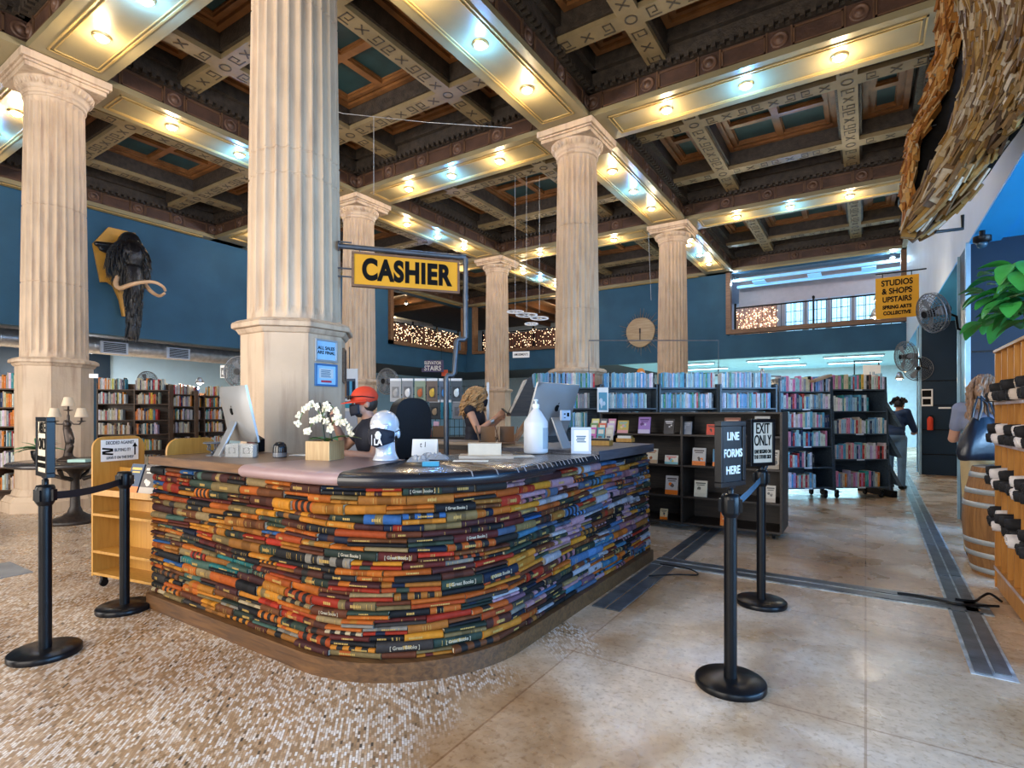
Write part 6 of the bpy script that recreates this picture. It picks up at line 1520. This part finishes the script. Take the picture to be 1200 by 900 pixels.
def bandpt(B,s,t):
    i=min(int(s),len(B)-2); f=s-i; a,b_=B[i],B[i+1]
    def ln(k,m): return a[k][m]*(1-f)+b_[k][m]*f
    L=at(ln(0,0),ln(0,1),a[2]*(1-f)+b_[2]*f); Rr=at(ln(1,0),ln(1,1),a[3]*(1-f)+b_[3]*f)
    bulge=(.22 if B is bandA else .05)*math.sin(PI*t)
    c=L.lerp(Rr,t); tow=Vector((-c.x,-c.y,0)).normalized(); return c+tow*bulge
AC=[(c[0]*.62,c[1]*.56,c[2]*.46) for c in AC]+[(.42,.36,.28)]; AO=[(c[0]*.75,c[1]*.62,c[2]*.5) for c in AO]
ab=[]; rr=random.Random(33)
def fill(B,pal,rows_,cols_):
    n=len(B)-1
    for i in range(rows_):
        s=n*(i+.5)/rows_
        w=(bandpt(B,s,0)-bandpt(B,s,1)).length; m=max(2,int(w/.045))
        for j in range(m):
            t=(j+rr.uniform(.2,.8))/m; s2=min(n-.02,max(0,s+rr.uniform(-.12,.12))); c=bandpt(B,s2,t); dn=(bandpt(B,min(n-.01,s2+.15),t)-bandpt(B,max(0,s2-.15),t)).normalized(); ac=(bandpt(B,s2,min(1,t+.1))-bandpt(B,s2,max(0,t-.1))).normalized(); nr=dn.cross(ac).normalized()
            if nr.dot(Vector((-c.x,-c.y,CAMZ-c.z)))<0: nr=-nr
            ac=nr.cross(dn)
            M=Matrix((( ac.x,nr.x,dn.x,c.x),(ac.y,nr.y,dn.y,c.y),(ac.z,nr.z,dn.z,c.z),(0,0,0,1)))@RZ(rr.uniform(-.7,.7))@RX(rr.uniform(-.25,.15))@RY(rr.uniform(-.25,.25))
            ab.append((M,rr.choice(pal),rr.uniform(.014,.040),rr.uniform(.15,.24),rr.uniform(.08,.12) if pal is AC else rr.uniform(.05,.07),c))
fill(bandA,AC,30,0); fill(bandB,AO,30,0)
def archbook(mb,M,col,t,L,W):
    pr=[(-t/2,W/2),(-t/2,-W/2),(t/2,-W/2),(t/2,W/2),(t*.3,W/2+.006),(-t*.3,W/2+.006)]
    # covers, spine facing outwards, pages visible at the head and foot
    mb.box(-t/2,-t/2+.003,-W/2,W/2,-L/2,L/2,col,M); mb.box(t/2-.003,t/2,-W/2,W/2,-L/2,L/2,col,M); mb.box(-t/2,t/2,W/2-.003,W/2+.004,-L/2,L/2,tuple(c*.9 for c in col),M)
    mb.box(-t/2+.003,t/2-.003,-W/2+.006,W/2-.003,-L/2+.004,L/2-.004,(.34,.28,.19),M)
inv=Vector((.9,6.2,3.0))
ab.sort(key=lambda q:(Vector((q[5].x,q[5].y,q[5].z-1.5))).length*(1 if q[5].y>0 else 9))
vis=[q for q in ab if 1055<600+F*((CS*q[5].x+SN*q[5].y)/(-SN*q[5].x+CS*q[5].y))<1198 and HY-F*(q[5].z-1.5)/(-SN*q[5].x+CS*q[5].y)>3]
big=set(id(q) for q in vis[:100]); rest=MB(); TI=Matrix.Translation(-inv)
for q in ab:
    if id(q) in big: m=MB(); archbook(m,TI@q[0],q[1],q[2],q[3],q[4]); m.build('book',M_attr,arc)
    else: archbook(rest,TI@q[0],q[1],q[2],q[3],q[4])
o=rest.build('book_skin',M_attr,arc); o['kind']='stuff'
# inner shell behind the books, interior shade put into its black
def shell(B,off):
    b=MB(); vs=[]; n=len(B)-1; ns=24; nt=6
    for i in range(ns+1):
        for j in range(nt+1):
            c=bandpt(B,min(n-.001,n*i/ns),j/nt); d=Vector((c.x,c.y,0)).normalized(); c=c+d*off-inv; vs.append(tuple(c))
    b.add(vs,[(i*(nt+1)+j,(i+1)*(nt+1)+j,(i+1)*(nt+1)+j+1,i*(nt+1)+j+1) for i in range(ns) for j in range(nt)],smooth=True)
    o=b.build('backing_shell',mat('interior shade black',(.004,.0035,.003),.9,spec=.1),arc); s_=o.modifiers.new('s','SOLIDIFY'); s_.thickness=.03; s_.offset=0; return o
shell(bandA,.07); shell(bandB,.07)
# added black sheet between the bands, painting the shade inside the arch
b=MB(); vs=[]; ns=20
for i in range(ns+1):
    s=8*i/ns*.999
    for q in (bandpt(bandA,s,0.05),bandpt(bandB,s,.9)): vs.append(tuple(q+Vector((q.x,q.y,0)).normalized()*.12-inv))
b.add(vs,[(2*i,2*i+1,2*i+3,2*i+2) for i in range(ns)]); o=b.build('inner_shade_sheet',mat('interior shade black',(.02,.017,.015)),arc); s_=o.modifiers.new('s','SOLIDIFY'); s_.thickness=.02
MB().tube([tuple(at(1126,60,5.6)-inv),tuple(at(1121,140,5.6)-inv),tuple(at(1084,150,5.6)-inv)],.006,5).build('steel_cable',M_steel,arc)
MB().tube([tuple(at(1128,252,5.0)-inv),tuple(at(1128,268,5.0)-inv),tuple(at(1096,272,5.0)-inv)],.015,6).build('support_bar',M_black,arc)
# fine wires under the ceiling
M_wire=mat('thin pale wire',(.5,.5,.5),.4)
for k,(a,b_,lab) in enumerate(((at(300,98,6.6),at(402,133,6.6),'thin wire under the gilt beam left of the huge column'),(at(402,133,6.7),at(600,150,6.6),'thin wire crossing under the coffers above the CASHIER sign'),(at(438,136,6.7),at(438,228,6.7),'thin wire dropping beside the half hidden column'),(at(760,273,13.8),at(763,352,13.8),'thin wire dropping beside the clock column'))):
    q=MB().tube([a,a.lerp(b_,.5)+Vector((0,0,-.02)),b_],.004,5).build('ceiling_wire',M_wire); tag(q,lab,'wire')

# ------------------------------------------------------------------ left room: ducts, vents, posters; hanging bag display
dz=onX(180,411,-18.5).z
du=empty('air_duct',(-18.5,0,dz),0,'round silver duct running under the left gallery, with two square vents','duct')
MB().tube([(0,-3,0),(0,12.5,0)],.24,24).build('duct_pipe',M_steel,du)
b=MB()
for k in range(16): b.lathe([(.243,-.012),(.252,0),(.243,.012)],24,M=T(0,-2.5+k,0)@RX(PI/2),cap=False)
b.build('seam_ring',M_steel,du)
for px in (134,209):
    yy=onX(px,415,-18.24).y; v=MB(); v.box(.22,.30,yy-.34,yy+.34,-.22,.12); q=v.build('vent_box',M_white,du); g=MB()
    for k in range(7): g.box(.301,.306,yy-.28,yy+.28,-.18+.04*k,-.155+.04*k)
    g.build('vent_slats',M_black,q)
struct(MB().box(-18.9,-18.7,11.2,16.5,0,3.9).build('wall_left_pier',M_navy))
def poster(px0,py0,px1,py1,d,rz,label,inner,m=None):
    a=at(px0,py1,d); w_=(px1-px0)*d/F; h_=(py1-py0)*d/F; c=at((px0+px1)/2,(py0+py1)/2,d)
    o=board(c,rz,w_,h_,m or M_paper,label,name='hanging_poster'); 
    inner(o,w_,h_) if inner else None
    return o
def gridp(cols,seed=1):
    def f(o,w_,h_):
        r2=random.Random(seed); b=MB()
        b.box(-w_*.38,w_*.38,-.004,-.001,-h_*.42,h_*.30,cols[0]); 
        for k in range(4): b.ell((r2.uniform(-.2,.2)*w_,-.004,r2.uniform(-.25,.2)*h_),(w_*r2.uniform(.06,.18),.003,h_*r2.uniform(.06,.16)),cols[1+k%(len(cols)-1)],n=10,m=6)
        b.build('print',M_gloss,o)
    return f
ps=poster(399,432,419,482,6.3,YAW-.05,'white framed poster of dark books just right of the huge column',None)
b=MB(); 
for k,c in enumerate(((.30,.16,.08),(.02,.05,.10),(.10,.40,.60),(.01,.02,.04))): b.box(-.055+.032*k,-.028+.032*k,-.006,-.001,-.08,.10,c)
b.box(-.07,.075,-.003,-.001,-.10,.13,(.10,.12,.15)); b.box(-.06,.07,-.006,-.001,-.21,-.13,(.05,.35,.45)); b.build('print',M_gloss,ps)
MB().tube([(0,.015,.24),(0,.015,.5)],.006,5).build('hanger',M_black,ps); MB().box(-.09,.09,.01,.03,-1.78,-.24).build('post',M_white,ps)
poster(258,428,266,443,9.2,YAW,'small black and white notice beside the dark fan by the huge column',gridp([(.1,.1,.1),(.6,.6,.6)],3))
poster(700,454,713,483,9.2,YAW,'white poster with blue print clipped to the first disc case',gridp([(.10,.30,.42),(.5,.6,.7)],4))
poster(105,438,114,443,7.8,YAW+.3,'small white leaflet fixed to the table column ring',None)
# bag display
gd=empty('gondola_rack',(at(476,485,9.0).x,at(476,485,9.0).y,0),YAW,'black grid rack holding hanging bagged prints, behind the black chair','display rack')
Wg=1.35
b=MB(); 
for k in range(18): b.tube([(Wg*k/17,.05,.1),(Wg*k/17,.05,1.98)],.005,5)
for k in range(14): b.tube([(0,.05,.2+.135*k),(Wg,.05,.2+.135*k)],.005,5)
b.build('wire_grid',M_black,gd)
for x in (0,Wg): MB().box(x-.02,x+.02,-.20,.20,0,.05).build('foot',M_black,gd); MB().box(x-.02,x+.02,.03,.07,.05,2.02).build('upright',M_steel,gd)
MB().box(0,Wg,-.35,.03,1.02,1.05).build('shelf',M_dkwood,gd); MB().box(0,Wg,-.35,.03,.50,.53).build('shelf',M_dkwood,gd)
HB=[('white',(.6,.62,.65),(.3,.3,.3)),('grey',(.35,.38,.42),(.6,.6,.6)),('pale green',(.42,.52,.38),(.40,.10,.03)),('amber and brown',(.30,.22,.18),(.6,.38,.05)),('black and blue',(.20,.26,.36),(.02,.22,.60)),('black and white',(.10,.14,.18),(.65,.75,.8))]
HB2=[('dark grey',(.12,.13,.14),(.35,.25,.15)),('cyan',(.05,.38,.55),(.65,.8,.85)),('silver',(.45,.48,.52),(.15,.15,.18)),('navy',(.05,.08,.14),(.5,.5,.55))]
pg=gd.matrix_basis
for (lst,z0,xs0,dx,hh_,ww,rowname) in ((HB,1.70,-.28,.20,.34,.18,'upper'),(HB2,1.42,.36,.19,.27,.17,'lower')):
    for k,(nm,c1,c2) in enumerate(lst):
        m=MB(); c1=tuple(.55*c for c in c1); m.box(-ww/2,ww/2,-.012,.0,0,hh_,c1); m.box(-ww*.32,ww*.32,-.014,-.011,hh_*.18,hh_*.72,tuple(.5*c for c in c1)); m.ell((0,-.014,hh_*.42),(ww*.24,.006,hh_*.2),c2,n=12,m=8); m.ell((ww*.1,-.016,hh_*.55),(ww*.12,.005,hh_*.1),tuple(min(1,c*1.3) for c in c2),n=10,m=6); m.box(-ww/2,ww/2,-.013,.001,hh_,hh_+.04,(.7,.72,.74))
        q=m.build('bagged_print',M_gloss); q.matrix_world=pg@T(xs0+dx*k+.12,-.06-.02*(k%2),z0)@RX(.02); tag(q,'%s bagged print hanging in the %s row of the grid rack'%(nm,rowname),'bagged print','bagged prints on the grid rack')
for (px0,px1,py0,py1,c,lab) in ((494,505,502,512,(.60,.05,.03),'red box on the rack shelf by the person in green'),(507,524,499,512,(.16,.09,.05),'brown wooden box right of the red box'),(497,503,492,501,(.50,.16,.10),'small red print standing above the red box'),(508,514,494,500,(.62,.40,.50),'small pink print above the brown box'),(543,549,484,497,(.5,.5,.52),'white bust like figure')):
    if 'bust' in lab: continue
    c_=at((px0+px1)/2,py1,8.0); w_=(px1-px0)*8.0/F; h_=(py1-py0)*8.0/F
    q=MB().box(-w_/2,w_/2,0,.10,0,h_,c).build('small_box',M_gloss); q.location=c_; q.rotation_euler=(0,0,YAW); tag(q,lab,'box')
st_=at(508,512,8.0); tq=empty('display_table',(st_.x,st_.y,0),YAW,'dark display table carrying small boxes before the grid rack','table')
MB().box(-.32,.95,-.06,.14,st_.z-.04,st_.z-.001).build('table_top',M_dkwood,tq)
for (x,y) in ((-.28,-.02),(.91,-.02),(-.28,.10),(.91,.10)): MB().box(x-.02,x+.02,y-.02,y+.02,0,st_.z-.04).build('leg',M_black,tq)
# dark angled zine stand beside the far column
za=at(618,485,7.05); zn=empty('zine_stand',(za.x,za.y,0),YAW+.1,'dark wooden slanted zine stand seen from its side, left of the white jug','stand')
MP=Matrix(((1,0,0,0),(0,0,1,0),(0,1,0,0),(0,0,0,1)))
MB().prism([(.02,1.98),(.06,1.98),(.12,1.50),(-.22,1.50)],-.02,.02,M=MP).build('side_panel',M_dkwood,zn); MB().prism([(.02,1.98),(.06,1.98),(.12,1.50),(-.22,1.50)],.42,.46,M=MP).build('side_panel',M_dkwood,zn)
MB().prism([(-.23,1.47),(.14,1.47),(.14,1.50),(-.23,1.50)],-.02,.46,M=MP).build('tray',M_dkwood,zn)
MB().prism([(-.20,1.52),(-.01,1.95),(.02,1.93),(-.17,1.50)],.02,.42,M=MP).build('slanted_back',mat('zine covers',(.45,.45,.44),.5,var=.5,vs=14),zn)
MB().box(.03,.11,.16,.28,.0,1.50).build('post',M_dkwood,zn); MB().box(-.15,.25,-.02,.46,0,.05).build('base',M_dkwood,zn)
MB().prism([(-.20,1.10),(.02,1.42),(.05,1.40),(-.17,1.08)],-.0,.44,M=MP).build('lower_tray',mat('kraft card',(.30,.16,.08),.6,var=.3,vs=9),zn)
for k,(x,c,lab) in enumerate(((571,(.30,.17,.09),'brown open card box before the zine stand'),(594,(.20,.10,.05),'darker brown card box beside the zine stand'))):
    c_=at(x,517,6.35); q=MB(); q.box(-.09,.09,0,.16,0,.015,c); q.box(-.09,-.08,0,.16,0,.24,c,M=RY(-.25)); q.box(.08,.09,0,.16,0,.22,c,M=RY(.2)); q.box(-.085,.085,.15,.16,0,.2,c); q=q.build('card_box',M_matte); q.location=(c_.x,c_.y,1.151); q.rotation_euler=(0,0,YAW); tag(q,lab,'box','card boxes on the back desk')
# doll on the disc case
dl_=at(753,446,9.55); dd=empty('doll',(dl_.x,dl_.y,CAMZ+35*9.45/F),YAW,'small pale doll with orange hair sitting on top of the second disc case','doll')
dd.location.z=CAMZ+35*9.45/F-.06+.0
b=MB(); capsule(b,(0,.1,.06),.045,(0,.1,.16),.04); b.ell((0,.1,.24),(.055,.055,.065)); capsule(b,(-.03,.08,.04),.02,(-.05,-.02,.03),.018); capsule(b,(.03,.08,.04),.02,(.05,-.02,.03),.018)
remesh(b,'body',mat('doll skin',(.70,.60,.50),.5),dd,voxel=.008); b=MB(); b.ell((0,.125,.27),(.075,.06,.085)); b.ell((0,.13,.20),(.08,.04,.07)); b.build('hair',mat('orange hair',(.65,.20,.03),.6),dd)
# pipe rail above the disc cases
q=MB(); a=at(640,441,9.9); c=at(845,444,9.3)
for k,(x0,y0,x1,y1,d,lab) in enumerate(((690,399,842,399,9.9,'thin dark pipe rail above the disc cases, long upper run'),(775,439,915,441,9.6,'thin dark pipe rail just over the last disc cases'))):
    a=at(x0,y0,d); c=at(x1,y1,d); e=at(x0,446,d); g_=at(x1,446,d); q=MB().tube([e,a,c,g_],.012,6).build('pipe_rail',M_iron); tag(q,lab,'pipe rail')
# plant of reading room: small white sign by the rolling cases
wb=board(at(1022,442,9.9),YAW-.1,.30,.44,M_paper,'white hanging section sign above the right rolling bookcase'); text('I II\nTHING',.11,mat('sign blue',(.05,.2,.35)),wb,T(0,-.003,0)@FRONT,sx=.8,bold=.001); MB().tube([(-.30,.01,-.30),(-.30,.01,.30),(.12,.01,.30),(.12,.01,.22)],.012,6).build('hanger',M_black,wb)
# books lying on top of the rolling cases
for k,(px,py,w_,h_,rz_,c,lab) in enumerate(((966,436,.20,.03,.35,(.34,.22,.12),'tan book leaning on top between the two rolling bookcases'),)):
    c_=at(px,py,9.4); q=MB(); q.box(-.15,.15,0,.2,0,.04,c,M=RY(-rz_)); q.box(-.14,.145,.004,.197,.006,.034,(.6,.55,.45),M=RY(-rz_)@T(0,-.002,0)); q=q.build('book',M_gloss); q.location=(c_.x,c_.y,2.10); q.rotation_euler=(0,0,YAW); tag(q,lab,'book')
